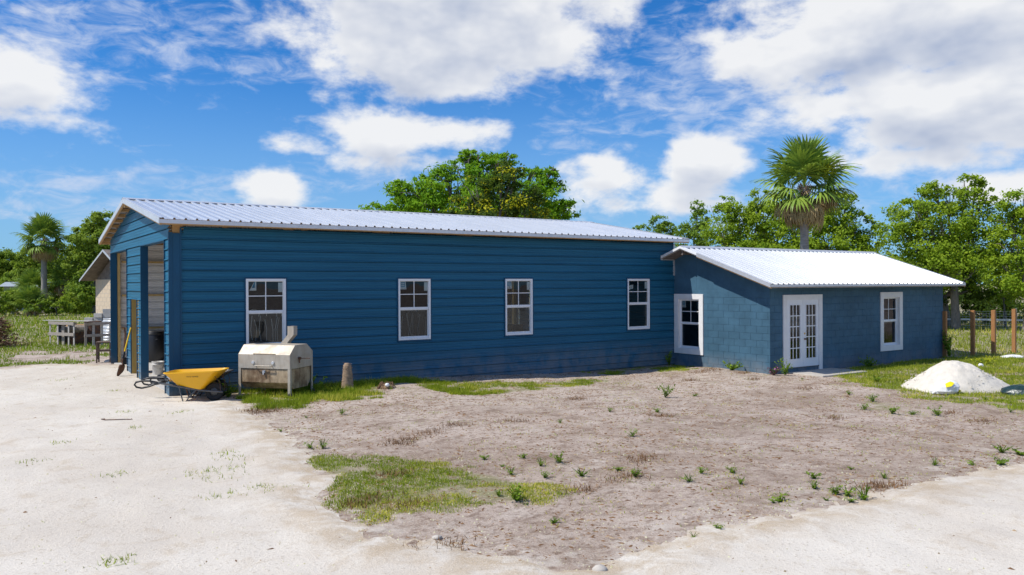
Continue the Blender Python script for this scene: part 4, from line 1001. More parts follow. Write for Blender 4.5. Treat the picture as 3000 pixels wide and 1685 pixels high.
# tan block shed
SD = 39.5
e0 = at_d(252, 815, SD); e1 = at_d(322, 757, SD); wl = at_d(280, 812, SD)
shd = thing('block_shed', 'small tan block shed with brown eave behind the blue building', 'shed', (float(wl[0]), float(wl[1]), -.12), -1.30)
MB().box(0, 4.4, 0, 5., -.3, 2.78).build('wall', 'tan', shd)
g = MB()
for zc in np.arange(.1, 2.7, .2): g.box(-.002, 4.402, -.004, 0.001, zc, zc+.008)
for r in range(13):
    for x in np.arange(.2*(r % 2), 4.3, .4): g.box(x, x+.008, -.004, .001, .1+r*.2, .3+r*.2)
o = g.build('block_joints', 'concrete', shd); o['kind'] = 'stuff'
rs_ = MB(); rs_.prism([(-.6, 2.95), (5.6, 2.95), (5.6, 3.05), (-.6, 3.05)], .2, 6.2)
rfs = MB()
# gable roof with slope across x seen from its eave end
for (xa, za, xb, zb_) in ((-.50, 2.72, 2.2, 4.12), (2.2, 4.12, 4.9, 2.72)):
    rfs.quad((xa, -.55, za), (xb, -.55, zb_), (xb, 5.5, zb_), (xa, 5.5, za)); rfs.quad((xa, -.55, za+.06), (xb, -.55, zb_+.06), (xb, 5.5, zb_+.06), (xa, 5.5, za+.06)); rfs.quad((xa, -.55, za), (xb, -.55, zb_), (xb, -.55, zb_+.06), (xa, -.55, za+.06))
rsh = rfs.build('roof', 'soffit', shd)
rt_ = MB()
for (xa, za, xb, zb_) in ((-.52, 2.765, 2.2, 4.18), (2.2, 4.18, 4.92, 2.765)): rt_.quad((xa, -.57, za), (xb, -.57, zb_), (xb, 5.52, zb_), (xa, 5.52, za)); rt_.quad((xa, -.57, za-.10), (xb, -.57, zb_-.10), (xb, -.57, zb_), (xa, -.57, za))
rt_.build('roof_metal', 'trim', rsh)
MB().prism([(0.05, 2.76), (.1, 2.76), (.1, 5.3), (.05, 5.3)], .05, 5.9).build('gable_board', 'soffit', shd) if False else None
gbm = MB(); gbm.poly([(.0, .03, 2.78), (4.4, .03, 2.78), (2.2, .03, 4.05)]); gbm.build('gable_board', 'soffit', shd)
# stack of concrete blocks in front of the shed
bq = gp(300, 992)
def cblock():
    mb = MB().box(0, .39, 0, .19, 0, .19); return mb.mesh('concrete_block', 'block')
cbm = cblock(); rnd = random.Random(3); bz = float(hgt(bq[0], bq[1])); bp0 = np.array([bq[0], bq[1]])-_fw[:2]*.2
cells = [(0, r) for r in range(5)]+[(.42, r) for r in range(6)]+[(.84, r) for r in range(7)]+[(1.26, r) for r in range(6)]+[(1.68, r) for r in range(5)]
for (a, r) in cells:
    pos = bp0+_rt[:2]*(a-.72+rnd.uniform(-.02, .02))
    z = bz+r*.195
    o = link('concrete_block', cbm, None, (pos[0], pos[1], z), -YAW+rnd.uniform(-.12, .12))
    tag(o, 'grey concrete block, %s course of the %s column stacked by the tan shed' % (('bottom', 'second', 'third', 'fourth', 'fifth', 'sixth', 'seventh')[r], ('leftmost', 'second', 'tall middle', 'fourth', 'rightmost')[round(a/.42)]), 'concrete block', 'grey concrete blocks stacked by the tan shed')
p = gp(318, 1062)
t = thing('wooden_stand', 'small dark wooden stand against the left corner of the blue building', 'stand', (p[0]-.10, p[1]+.1, p[2]), -YAW+.3)
MB().box(-.22, .22, -.2, .2, .62, .655).build('top', 'darkwood', t)
for sx in (-1, 1):
    for sy in (-1, 1): MB().box(sx*.19-.02, sx*.19+.02, sy*.17-.02, sy*.17+.02, -.03, .62).build('leg', 'darkwood', t)
MB().box(-.20, .20, -.195, -.18, .35, .42).box(-.20, -.185, -.18, .18, .1, .6).build('side_board', 'darkwood', t)
# brush pile at the left edge
p = gp(-25, 1018)
bpl = thing('brush_pile', 'heap of dead brown branches at the left edge of the lawn', 'brush', (p[0], p[1], p[2]))
rnd = random.Random(12); mb = MB()
for i in range(420):
    a = rnd.random()*6.28; r = abs(rnd.gauss(0, .55)); h = max(.03, 1.25*(1-(r/1.2)**2)*rnd.random())
    x, y = r*math.cos(a), r*math.sin(a); b = rnd.random()*6.28; l = rnd.uniform(.15, .5); e = rnd.uniform(-.2, .35)
    mb.tube([(x, y, h), (x+l*.5*math.cos(b), y+l*.5*math.sin(b), h+e*l*.6+.02), (x+l*math.cos(b+.3), y+l*math.sin(b+.3), max(.01, h+e*l))], [rnd.uniform(.008, .03), .012, .005], 4, False)
o = mb.build('branches', 'brush', bpl); o['kind'] = 'stuff'
V = []; n = 2600
th = RNG.random(n)*6.28; rr_ = np.abs(RNG.normal(0, .5, n)); hh = np.clip(1.3*(1-(rr_/1.25)**2), .03, 2)*RNG.random(n)**.6
C0 = np.stack([rr_*np.cos(th), rr_*np.sin(th), hh], 1); o1 = RNG.normal(0, .05, (n, 3)); o2 = RNG.normal(0, .05, (n, 3))
V = np.stack([C0, C0+o1, C0+o1+o2], 1).reshape(-1, 3)
o = link('dead_leaves', np_mesh('dead_leaves', V, np.arange(n*3).reshape(-1, 3), 'litter', np.repeat(RNG.random(n)*.8, 3)), bpl); o['kind'] = 'stuff'
# far white house behind the palms
fh = at_d(45, 845, 80.)
h_ = thing('white_house', 'low pale house far behind the palms at the left edge', 'house', (float(fh[0]), float(fh[1]), -.15), -YAW+.35)
MB().box(-1., 2.6, 0, 5., -.2, 2.5).build('wall', 'farhouse', h_); MB().prism([(-.5, 2.5), (5.5, 2.5), (2.5, 2.95)], -1.4, 3.0).build('roof', 'farhouse', h_)
for x in (1.2,): w0 = MB().box(x, x+.9, -.03, .0, .9, 2.0).build('window', 'dark', h_)

# ------------------------------------------------------------------ right side: sand pile, bag, tarp, fences
pc = at_z(2800, 1138, -.28); base = float(hgt(pc[0], pc[1]))
sp_ = thing('sand_pile', 'cone shaped heap of white sand in the grass right of the block house', 'sand pile', (pc[0], pc[1], base), -YAW)
na, nrr = 90, 26; V = [(0., 0.)]; X = []; Fq = []
A_ = np.linspace(0, 2*math.pi, na, endpoint=False); T_ = np.linspace(0, 1, nrr)
rad = 1.33*(1+.10*np.sin(A_*2+.6)+.06*np.sin(A_*3+2)+.05*np.sin(A_*5))
px_ = (T_[None, :]*rad[:, None]*np.cos(A_)[:, None]); py_ = (T_[None, :]*rad[:, None]*np.sin(A_)[:, None]*.85)
ht = .66*(1-T_[None, :]**1.75)**1.05
ridge = np.exp(-((px_*.75+.10)**2)/.25)
zz = ht*(.86+.20*ridge)+(fbm(px_+5, py_, 3.0, 5, .66)-.5)*.22*np.sin(np.pi*np.clip(T_, 0, 1))[None, :]+(fbm(px_, py_+7, 16., 3)-.5)*.03*(1-T_)[None, :]
zz = np.where(T_[None, :] > .97, -.06, zz)
Vn = np.stack([px_, py_, np.broadcast_to(zz, px_.shape)], -1).reshape(-1, 3)
ii = np.arange(na*nrr).reshape(na, nrr); jj = np.roll(ii, -1, 0)
Fq = np.stack([ii[:, :-1], ii[:, 1:], jj[:, 1:], jj[:, :-1]], -1).reshape(-1, 4)
M['sand'] = mat('white_sand', (.66, .605, .515), .95, var=.14, vscale=7, bump=.8, bscale=38)
link('heap', np_mesh('heap', Vn, Fq, 'sand', None, True), sp_)
rnd = random.Random(2)
cl = MB()
for i in range(160):
    a = rnd.random()*6.28; t_ = rnd.uniform(.4, 1.12); r = 1.33*t_; hh_ = .66*max(0, 1-min(t_, 1)**1.75)*.92; s_ = rnd.uniform(.004, .016)
    x, y = r*math.cos(a), r*math.sin(a)*.85; cl.box(x-s_, x+s_, y-s_, y+s_, hh_-.01, hh_+s_)
o = cl.build('sand_clods', 'sand', sp_); o['kind'] = 'stuff'
p = gp(2795, 1158)
bg_ = thing('plastic_bag', 'crumpled white plastic bag with yellow print on the front of the sand pile', 'bag', (p[0]+.05, p[1]+.18, p[2]+.02), -YAW)
mb = MB().lathe([(0, 0), (.17, .0), (.21, .05), (.20, .13), (.15, .19), (.08, .225), (0, .235)], 18); mb.v = [(x*1.3, y*1.1, z*1.35) for x, y, z in mb.v]
jitter_mesh(mb, .05, 8, 4).build('sack', 'bag', bg_, False)
mb = MB().lathe([(.0, 0), (.13, .0), (.15, .05), (.12, .12), (0, .15)], 14, 'z', (-.22, .05, 0)); jitter_mesh(mb, .05, 9, 1).build('sack', 'bag', bg_, False)
MB().poly([(-.16, -.235, .17), (-.03, -.25, .20), (.06, -.20, .27), (-.02, -.16, .30), (-.14, -.165, .25)]).build('yellow_print', 'bagyellow', bg_)
jitter_mesh(MB().lathe([(0, 0), (.05, .02), (.05, .07), (0, .09)], 10, 'z', (.24, -.03, .01)), .02, 14).build('yellow_corner', 'bagyellow', bg_)
p = gp(2992, 1155)
mb = MB().lathe([(.36, 0), (.34, .06), (.26, .13), (.14, .19), (0, .22)], 20); mb.v = [(x*1.3, y, z) for x, y, z in mb.v]
tp = thing('tarp', 'dark green crumpled tarp at the right foot of the sand pile', 'tarp', tuple(p), -YAW); jitter_mesh(mb, .14, 5, 3).build('sheet', 'tarp', tp, False)
MB().bar((-.1, -.30, .09), (.25, -.33, .05), .03, .01).build('white_strap', 'bag', tp)
for (x, y, lb, w_) in ((2965, 1048, 'flat white sack lying in the grass behind the fence posts', .42), (2875, 1074, 'small white scrap of litter in the grass behind the sand pile', .09)):
    p = gp(x, y); t = thing('litter_sack', lb, 'litter', tuple(p), -YAW); mb = MB().lathe([(w_, 0), (w_*.95, .05), (w_*.5, .09), (0, .10)], 14); mb.v = [(a, b*.5, c) for a, b, c in mb.v]
    jitter_mesh(mb, .05, 7, x).build('sheet', 'bag', t, False)
PST = [(2768, 1049, 'square cedar post against the right corner of the block house'), (2850, 1044, 'square cedar post with shaded foot, second from the block house'), (2911, 1043, 'square cedar post in the middle of the pasture posts'), (2971, 1036, 'square cedar post nearest the right edge of the picture')]
for x, y, lb in PST:
    p = at_z(x, y, -.28); t = thing('fence_post', lb, 'post', (p[0], p[1], float(hgt(p[0], p[1]))), .08, 'cedar posts right of the block house')
    o = MB().box(-.062, .062, -.062, .062, -.1, 1.60).build('post', 'post', t); bevel(o, .008)
    MB().prism([(-.06, 1.60), (.06, 1.60), (0, 1.612)], -.06, .06).build('post_cap', 'post', t)
# far wire fence
fa, fb_ = at_z(2560, 962, -.28), at_z(3160, 972, -.28); dv = fb_-fa; fl = float(np.hypot(dv[0], dv[1])); wf = thing('wire_fence', 'sagging woven wire fence with white rail at the back of the pasture', 'fence', (fa[0], fa[1], -.28), math.atan2(dv[1], dv[0]))
mb = MB(); nx = int(fl/.16)
def sag(x): return .07*math.sin(x*1.1)*math.sin(x*.35+1)
for k in range(8):
    z = .12+k*.13
    for i in range(nx):
        x0, x1 = i*.16, (i+1)*.16
        mb.bar((x0, 0, z+sag(x0)*k/7), (x1, 0, z+sag(x1)*k/7), .012, .012)
for i in range(nx+1): mb.bar((i*.16, 0, .08), (i*.16, 0, 1.03+sag(i*.16)), .010, .010)
o = mb.build('wire_mesh', 'wire', wf); o['kind'] = 'stuff'
MB().bar((0, -.05, .60), (fl, -.05, .56), .012, .08).build('white_rail', 'rail', wf)
for i, x in enumerate(np.arange(1.2, fl, 2.9)): MB().box(x-.03, x+.03, -.03, .03, -.1, 1.18).build('fence_post', 'greywood', wf); MB().box(x-.034, x+.034, -.034, .034, 1.0, 1.22).build('post_top', 'bag', wf)

# ------------------------------------------------------------------ vegetation builders
def leaves(name, C, size, mt, tint, parent, aspect=.55, up=.35, droop=None, seed=0, out=None):
    """one leaf-shaped quad (rhombus) per centre"""
    rg = np.random.default_rng(seed); n = len(C)
    nv = rg.normal(size=(n, 3))*.8+SUN*.45+(0 if out is None else out*.75); nv[:, 2] = nv[:, 2]+up*.6; nv /= np.linalg.norm(nv, axis=1)[:, None]
    a = rg.normal(size=(n, 3)) if droop is None else droop
    a = a-nv*(a*nv).sum(1)[:, None]; a /= np.linalg.norm(a, axis=1)[:, None]+1e-9; b = np.cross(nv, a)
    s = (size*(rg.random(n)*.7+.65))[:, None]
    V = np.stack([C-a*s*.5, C+b*s*aspect*.5+a*s*.05, C+a*s*.5-nv*s*.12, C-b*s*aspect*.5+a*s*.05], 1).reshape(-1, 3)
    return link(name, np_mesh(name, V, np.arange(n*4).reshape(-1, 4), mt, np.repeat(tint, 4)), parent)
def crown_pts(blobs, d, dens, seed, clump=.30, shell=.74, flat=1.):
    """blobs: (x, y, rx, ry) in photo pixels at distance d; leaves gathered in clumps through each ellipsoid"""
    rg = np.random.default_rng(seed); out = []; tn = []; cs = []; ow = []
    for (x, y, rx, ry) in blobs:
        c = at_d(x, y, d); a, b = rx*d/F, ry*d/F
        m_ = max(7, int(10+ (a*b)*9)); u = rg.normal(size=(m_, 3)); u /= np.linalg.norm(u, axis=1)[:, None]
        r = (shell+(1.12-shell)*rg.random(m_)**.8)[:, None]; cc = u*r*np.array([a, a*.9, b]); n_ = int(dens*1.15*a*(a+b)/m_)+4
        for k in range(m_):
            cr = clump*(a*b)**.5*rg.uniform(.6, 1.35)
            off = rg.normal(size=(n_, 3))*.5*cr*np.array([1.15, 1.15, .75*flat])
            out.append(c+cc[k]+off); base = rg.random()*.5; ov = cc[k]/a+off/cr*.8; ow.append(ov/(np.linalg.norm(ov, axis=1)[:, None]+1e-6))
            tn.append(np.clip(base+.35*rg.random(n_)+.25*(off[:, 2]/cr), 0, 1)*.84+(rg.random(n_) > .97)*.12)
        cs.append((c, a, b))
    return np.concatenate(out), np.clip(np.concatenate(tn), 0, 1), cs, np.concatenate(ow)
def tree(name, label, blobs, d, trunk_px, leafm, dens=420, size=.20, seed=0, cat='tree', group=None, aspect=.6, clump=.30, bark='bark', tr=.22, flat=1., flower=0., stems=True):
    g0 = at_d(trunk_px, 840, d); gz_ = float(hgt(g0[0], g0[1])); t = thing(name, label, cat, (float(g0[0]), float(g0[1]), gz_), 0, group)
    C, tn, cs, ow = crown_pts(blobs, d, dens, seed, clump, flat=flat)
    ok = C[:, 2] > gz_+.05; C, tn, ow = C[ok], tn[ok], ow[ok]
    if flower:
        rg = np.random.default_rng(seed+9); zc = np.array([c[2] for c, a, b in cs]).mean()
        pr_ = np.clip((fbm(C[:, 0]*1.+C[:, 1], C[:, 2]*1.3, .9, 2)-.40)*5, 0, 1)*flower; tn = np.where(rg.random(len(C)) < pr_, .98, np.minimum(tn, .8))
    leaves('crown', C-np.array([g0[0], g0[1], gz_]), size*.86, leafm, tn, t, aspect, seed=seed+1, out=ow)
    mb = MB(); top = Vector((0, 0, 0)); cz = min(c[2]-b for c, a, b in cs); hgt_t = max(.8, cz-gz_+.5); rnd = random.Random(seed)
    fork = Vector((rnd.uniform(-.15, .15), rnd.uniform(-.15, .15), min(hgt_t, 2.6)))
    if stems:
        mb.tube([(0, 0, -.2), (.02, .0, .2), tuple(fork*.6+Vector((.06, .03, 0))), tuple(fork)], [tr*1.35, tr*1.05, tr*.85, tr*.75], 10)
        tk = mb.build('trunk', bark, t, True)
        for (c, a, b) in cs:
            e = Vector((c[0]-g0[0], c[1]-g0[1], c[2]-gz_)); mid = fork.lerp(e, .5)+Vector((rnd.uniform(-.3, .3), rnd.uniform(-.3, .3), -.15))
            lm = MB().tube([tuple(fork), tuple(mid), tuple(e)], [tr*.5, tr*.3, tr*.10], 6, False)
            for k in range(4):
                dd = Vector((rnd.gauss(0, a*.45), rnd.gauss(0, a*.45), abs(rnd.gauss(0, b*.55)))); lm.tube([tuple(mid.lerp(e, .5)), tuple(e+dd*.5+Vector((0, 0, .05))), tuple(e+dd)], [tr*.16, tr*.09, tr*.03], 4, False)
            lm.build('limb', bark, tk, True)
    return t

# palm fronds: fan of folded segments on a stalk, a handful of shapes shared by all fronds
def frond_mesh(seed, mt, R0=1.0, stalk=.95, droop=.5, nseg=26, spread=118):
    rg = random.Random(seed); V = []; Fc = []; T = []
    def tri(a, b, c, t): n = len(V); V.extend([a, b, c]); Fc.append((n, n+1, n+2)); T.extend([t]*3)
    # stalk
    for i in range(4):
        a, b = i/4, (i+1)/4; za, zb_ = -droop*.12*a*a, -droop*.12*b*b; w_ = .022
        tri((stalk*a, -w_, za), (stalk*b, -w_*.7, zb_), (stalk*b, w_*.7, zb_), .5); tri((stalk*a, -w_, za), (stalk*b, w_*.7, zb_), (stalk*a, w_, za), .5)
    z0 = -droop*.12
    for k in range(nseg):
        th = R_(-spread+2*spread*k/(nseg-1))+rg.uniform(-.03, .03); l = R0*(1-.30*(abs(th)/R_(spread))**1.5)*rg.uniform(.86, 1.08)
        fold = (.05 if k % 2 else -.02); cx, cy = math.cos(th), math.sin(th); px, py = -cy, cx
        ox = stalk+.22*max(0, math.cos(th)); tint = rg.random()*.8
        ps = []
        for q in range(5):
            u = q/4; wd = (.012+.040*math.sin(math.pi*min(u*1.15, 1))**.8)*(1 if u < .95 else .15); zz_ = z0+fold*math.sin(math.pi*min(1, u*1.3))-droop*(.16*u*u+.55*max(0, u-.55)**1.6)-.10*abs(math.sin(th))*u
            sh_ = l*u*(1-.10*droop*u*u); ps.append(((ox+cx*sh_+px*wd, cy*sh_+py*wd, zz_), (ox+cx*sh_-px*wd, cy*sh_-py*wd, zz_-.01)))
        for q in range(4):
            (a, b), (c, d_) = ps[q], ps[q+1]; tri(a, b, d_, tint); tri(a, d_, c, tint)
    return np_mesh('frond', np.array(V), np.array(Fc), mt, np.array(T))
FG = [frond_mesh(i, 'palm', 1.0, .95, .35+.25*i) for i in range(5)]
FD = [frond_mesh(20+i, 'palmdead', .82, .75, 1.3+.3*i, 22, 80) for i in range(3)]
def palm(label, base, trunk_h, tr, R0, nfr, ndead, seed, group=None, elmin=-25, trunk=True, name='cabbage_palm', yellow=False, sk=1.):
    rnd = random.Random(seed); t = thing(name, label, 'palm tree', tuple(base), rnd.random()*6, group)
    if trunk:
        pr_ = [(tr*(1.25 if i < 2 else 1+.07*math.sin(i*1.3)-.10*i/20), trunk_h*i/20-.15*(i == 0)) for i in range(21)]
        jitter_mesh(MB().lathe(pr_, 16), .02, 5, seed).build('trunk', 'palmbark', t, True)
        bt = MB()
        for i in range(36):
            a = rnd.random()*6.28; z = trunk_h-rnd.uniform(0, .55); bt.bar((tr*.8*math.cos(a), tr*.8*math.sin(a), z), ((tr+.12)*math.cos(a), (tr+.12)*math.sin(a), z+.22), .05, .015)
        o = bt.build('leaf_boots', 'stump', t); o['kind'] = 'stuff'
    for i in range(nfr):
        u = (i+.5)/nfr; el = 88-(88-elmin)*u**1.0+rnd.uniform(-7, 7); az = i*2.39996+rnd.uniform(-.2, .2)
        s = R0/1.9*rnd.uniform(.88, 1.08); dv_ = min(4, int(u*4.2)); o = link('frond', FG[dv_ if rnd.random() < .8 else rnd.randrange(5)], t)
        o.rotation_euler = (rnd.uniform(-.35, .35), R_(-el), az); o.scale = (s, s, s); o.location = (0, 0, trunk_h+.0+.12*(1-u))
        o.rotation_mode = 'XYZ'
    for i in range(ndead):
        el = -rnd.uniform(12, 58); az = i*2.39996+rnd.uniform(-.3, .3); s = R0/1.9*rnd.uniform(.75, 1.0)*sk; o = link('dead_frond', FD[i % 3], t); o.rotation_euler = (rnd.uniform(-.6, .6), R_(-el), az); o.scale = (s, s, s); o.location = (0, 0, trunk_h-.08)
    if yellow:
        rg = np.random.default_rng(seed)
        for k, (a, rr2, n) in enumerate(((0, 1.25, 420), (2.6, 1.0, 160))):
            ang = yellow+a; c = np.array([math.cos(ang)*rr2, math.sin(ang)*rr2, trunk_h+.75]); C = c+rg.normal(size=(n, 3))*np.array([.28, .28, .16]); leaves('flower_spray', C, .14, 'palmyel', rg.random(n)*.9, t, .25, seed=k)['kind'] = 'stuff'
    return t
# ------------------------------------------------------------------ trees
palm('tall cabbage palm with brown dead skirt rising behind the block house roof', (*at_d(2357, 840, 38.)[:2], -.3), 7.15, .215, 2.25, 36, 34, 5, yellow=.9)
palm('tall cabbage palm with grey trunk standing on the lawn at far left', (*gp(130, 918)[:2], -.12), 6.6, .26, 2.25, 34, 20, 8)
palm('low bushy palm to the right of the tall left palm trunk', (*gp(192, 914)[:2], -.12), 1.7, .30, 2.05, 46, 16, 9, elmin=-45, sk=.9)
palm('medium palm rising behind the tall left palm trunk', (*at_d(195, 840, 74.)[:2], -.12), 3.0, .22, 1.9, 34, 12, 10)
palm('yellowish palm leaning left behind the tall left palm', (*at_d(95, 840, 74.)[:2], -.12), 2.0, .22, 1.9, 34, 12, 13)
palm('small young palm in the shrubs at the left edge', (*gp(38, 922)[:2], -.12), .7, .14, 1.6, 22, 3, 14, elmin=5)
palm('low leafy palm in front of the far white house', (*at_d(85, 840, 66.)[:2], -.12), .9, .16, 1.6, 24, 6, 15, elmin=0)
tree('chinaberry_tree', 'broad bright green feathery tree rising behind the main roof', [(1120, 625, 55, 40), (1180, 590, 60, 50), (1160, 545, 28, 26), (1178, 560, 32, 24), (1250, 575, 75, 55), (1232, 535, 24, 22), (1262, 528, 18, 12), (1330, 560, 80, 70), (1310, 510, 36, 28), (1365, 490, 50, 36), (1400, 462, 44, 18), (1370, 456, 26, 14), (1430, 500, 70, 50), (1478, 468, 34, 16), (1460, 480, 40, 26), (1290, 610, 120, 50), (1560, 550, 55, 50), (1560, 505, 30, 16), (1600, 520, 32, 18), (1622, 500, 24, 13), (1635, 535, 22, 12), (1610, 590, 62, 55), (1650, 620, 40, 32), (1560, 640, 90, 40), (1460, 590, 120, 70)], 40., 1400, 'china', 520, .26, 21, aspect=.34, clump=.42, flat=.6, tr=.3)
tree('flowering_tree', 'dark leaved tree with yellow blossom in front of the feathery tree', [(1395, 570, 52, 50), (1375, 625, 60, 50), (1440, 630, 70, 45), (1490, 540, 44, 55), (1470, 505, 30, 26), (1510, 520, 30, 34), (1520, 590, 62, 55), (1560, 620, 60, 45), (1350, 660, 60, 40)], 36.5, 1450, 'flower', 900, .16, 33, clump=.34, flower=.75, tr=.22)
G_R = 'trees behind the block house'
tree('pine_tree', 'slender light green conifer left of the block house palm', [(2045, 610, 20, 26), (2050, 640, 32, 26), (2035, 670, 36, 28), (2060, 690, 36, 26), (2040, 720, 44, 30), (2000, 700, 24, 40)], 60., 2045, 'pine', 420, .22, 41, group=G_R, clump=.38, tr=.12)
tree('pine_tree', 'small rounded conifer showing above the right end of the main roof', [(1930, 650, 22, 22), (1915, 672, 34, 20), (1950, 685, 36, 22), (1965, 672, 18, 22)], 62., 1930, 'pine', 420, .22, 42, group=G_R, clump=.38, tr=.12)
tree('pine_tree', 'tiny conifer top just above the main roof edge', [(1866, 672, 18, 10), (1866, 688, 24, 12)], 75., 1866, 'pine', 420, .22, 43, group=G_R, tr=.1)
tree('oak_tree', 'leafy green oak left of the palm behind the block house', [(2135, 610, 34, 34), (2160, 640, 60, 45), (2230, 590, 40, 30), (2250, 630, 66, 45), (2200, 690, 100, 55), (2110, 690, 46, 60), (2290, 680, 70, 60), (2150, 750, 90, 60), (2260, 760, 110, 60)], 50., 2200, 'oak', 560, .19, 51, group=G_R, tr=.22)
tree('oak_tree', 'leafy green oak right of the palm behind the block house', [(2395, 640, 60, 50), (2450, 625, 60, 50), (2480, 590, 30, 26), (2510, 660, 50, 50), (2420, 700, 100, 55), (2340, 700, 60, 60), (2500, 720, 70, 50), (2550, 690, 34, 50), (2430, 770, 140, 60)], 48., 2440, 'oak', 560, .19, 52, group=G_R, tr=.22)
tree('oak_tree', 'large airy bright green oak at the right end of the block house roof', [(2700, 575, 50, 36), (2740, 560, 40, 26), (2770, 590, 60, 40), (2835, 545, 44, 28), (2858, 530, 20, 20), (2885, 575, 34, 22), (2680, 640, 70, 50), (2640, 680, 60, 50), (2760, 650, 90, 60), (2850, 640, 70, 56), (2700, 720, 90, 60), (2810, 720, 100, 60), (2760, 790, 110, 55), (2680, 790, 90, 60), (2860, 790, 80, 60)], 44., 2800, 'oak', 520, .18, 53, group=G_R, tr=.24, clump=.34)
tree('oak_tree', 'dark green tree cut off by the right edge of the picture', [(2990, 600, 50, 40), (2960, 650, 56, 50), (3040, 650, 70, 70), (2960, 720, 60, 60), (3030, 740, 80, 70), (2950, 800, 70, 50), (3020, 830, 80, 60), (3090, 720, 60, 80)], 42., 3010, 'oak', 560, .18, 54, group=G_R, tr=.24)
tree('oak_tree', 'shaded oak with grey trunk beside the right corner of the block house', [(2790, 850, 70, 40), (2720, 830, 60, 40), (2860, 840, 60, 34), (2780, 800, 90, 40)], 46., 2772, 'oakshade', 520, .18, 55, group=G_R, tr=.26)
tree('dark_thicket', 'dark understory thicket behind the far wire fence', [(2700, 900, 70, 40), (2800, 900, 80, 40), (2890, 890, 70, 45), (2980, 895, 80, 45), (3070, 890, 80, 50), (2600, 880, 80, 50)], 50., 2850, 'oakshade', 620, .2, 56, cat='thicket', tr=.1, stems=False)
tree('wild_shrub', 'bright green shrub behind the third cedar post', [(2935, 870, 40, 26), (2965, 850, 36, 22)], 45.5, 2945, 'oak', 620, .16, 57, cat='shrub', tr=.06)
G_L = 'trees beyond the left lawn'
tree('oak_tree', 'dense round oak directly behind the tan shed eave', [(300, 645, 34, 26), (275, 660, 30, 26), (290, 700, 56, 42), (255, 720, 44, 40), (310, 760, 50, 50), (245, 780, 50, 50), (280, 830, 60, 50), (240, 860, 40, 50), (340, 700, 50, 60)], 72., 270, 'lefttree', 620, .26, 61, group=G_L, tr=.3)
tree('oak_tree', 'smaller green oak left of the dense oak behind the tan shed', [(222, 690, 26, 22), (205, 720, 34, 30), (225, 760, 34, 34), (200, 790, 34, 40)], 76., 212, 'lefttree', 560, .26, 62, group=G_L, tr=.2)
tree('oak_tree', 'far pale green tree at the left edge of the picture', [(20, 765, 40, 26), (-20, 770, 40, 30), (10, 800, 60, 30), (50, 785, 30, 30)], 105., 10, 'lefttree', 620, .32, 63, group=G_L, tr=.25)
tree('oak_tree', 'far bushy tree behind the crown of the left palm', [(80, 760, 36, 36), (95, 800, 46, 40), (140, 770, 40, 36), (160, 820, 50, 40), (60, 830, 50, 30)], 100., 95, 'lefttree', 620, .32, 64, group=G_L, tr=.25)
for i, (x, y, rx, ry, d, lb) in enumerate(((15, 885, 34, 30, 66., 'rounded shrub at the left edge in front of the far house'), (100, 895, 26, 16, 65., 'low leafy shrub left of the tall left palm trunk'), (165, 895, 34, 24, 66., 'dry brownish shrub right of the tall left palm trunk'), (225, 880, 40, 34, 70., 'dark shrub left of the tan shed'), (60, 835, 60, 18, 92., 'pale shrub bank above the far white house'), (90, 868, 30, 14, 70., 'yellow green shrub below the far white house'))):
    tree('shrub', lb, [(x, y, rx, ry), (x+rx*.6, y+ry*.3, rx*.6, ry*.7), (x-rx*.5, y+ry*.4, rx*.6, ry*.6)], d, x, 'shrub', 700, .22, 70+i, cat='shrub', group='shrubs beyond the left lawn', tr=.06)
# far woods round the horizon
rg = np.random.default_rng(77); n = 42000
az_ = rg.uniform(-1.5, 1.75, n)+YAW*0; rr3 = 170+rg.normal(size=n)*9+12*np.sin(az_*7)
x_ = rr3*np.sin(az_); y_ = -10+rr3*np.cos(az_); hm = 4.5+5.*fbm(az_*30, az_*0+3, 1., 4)
C = np.stack([x_, y_, hm*np.sqrt(rg.random(n))*1.0-.2], 1)
o = leaves('far_woods', C, 1.1, 'lefttree', rg.random(n)*.8, None, .8, seed=5); tag(o, 'distant line of green woods along the horizon', 'woods', kind='stuff')

# ------------------------------------------------------------------ grass, weeds, litter
def blades(name, P, h, wd, mt, tint, seed=0, lean=.45, parent=None):
    rg = np.random.default_rng(seed); n = len(P); a = rg.random(n)*2*np.pi; l = rg.normal(size=n)*lean
    ca, sa = np.cos(a), np.sin(a); wd = np.broadcast_to(wd, (n,)); h = np.broadcast_to(h, (n,))
    b = np.stack([ca*wd*.5, sa*wd*.5, np.zeros(n)], 1); d = rg.random(n)*2*np.pi
    tip = P+np.stack([np.cos(d)*l*h, np.sin(d)*l*h, h*np.clip(1-.4*np.abs(l), .3, 1)], 1)
    V = np.stack([P-b, P+b, tip], 1).reshape(-1, 3)
    return link(name, np_mesh(name, V, np.arange(n*3).reshape(-1, 3), mt, np.repeat(tint, 3)), parent)
def scatter(n, x0, x1, y0, y1, rg, thr=1., pat=1.6):
    """ground points kept where the turf mask (broken up by fine noise) allows"""
    x = rg.uniform(x0, x1, n); y = rg.uniform(y0, y1, n); g = grassiness(x, y); f = fbm(x+3, y-8, pat, 4, .6)
    keep = (g*.8+(f-.5)*2.6 > .46*thr) & (g > .05); x, y, f = x[keep], y[keep], f[keep]
    return x, y, f
def clear(x, y):
    """not inside the buildings"""
    return ~(((x > -.05) & (x < L+.1) & (y > -.03) & (y < W+.05)) | ((x > L-.1) & (x < XR+.05) & (y > -D-.03) & (y < YBK)))
rg = np.random.default_rng(100)
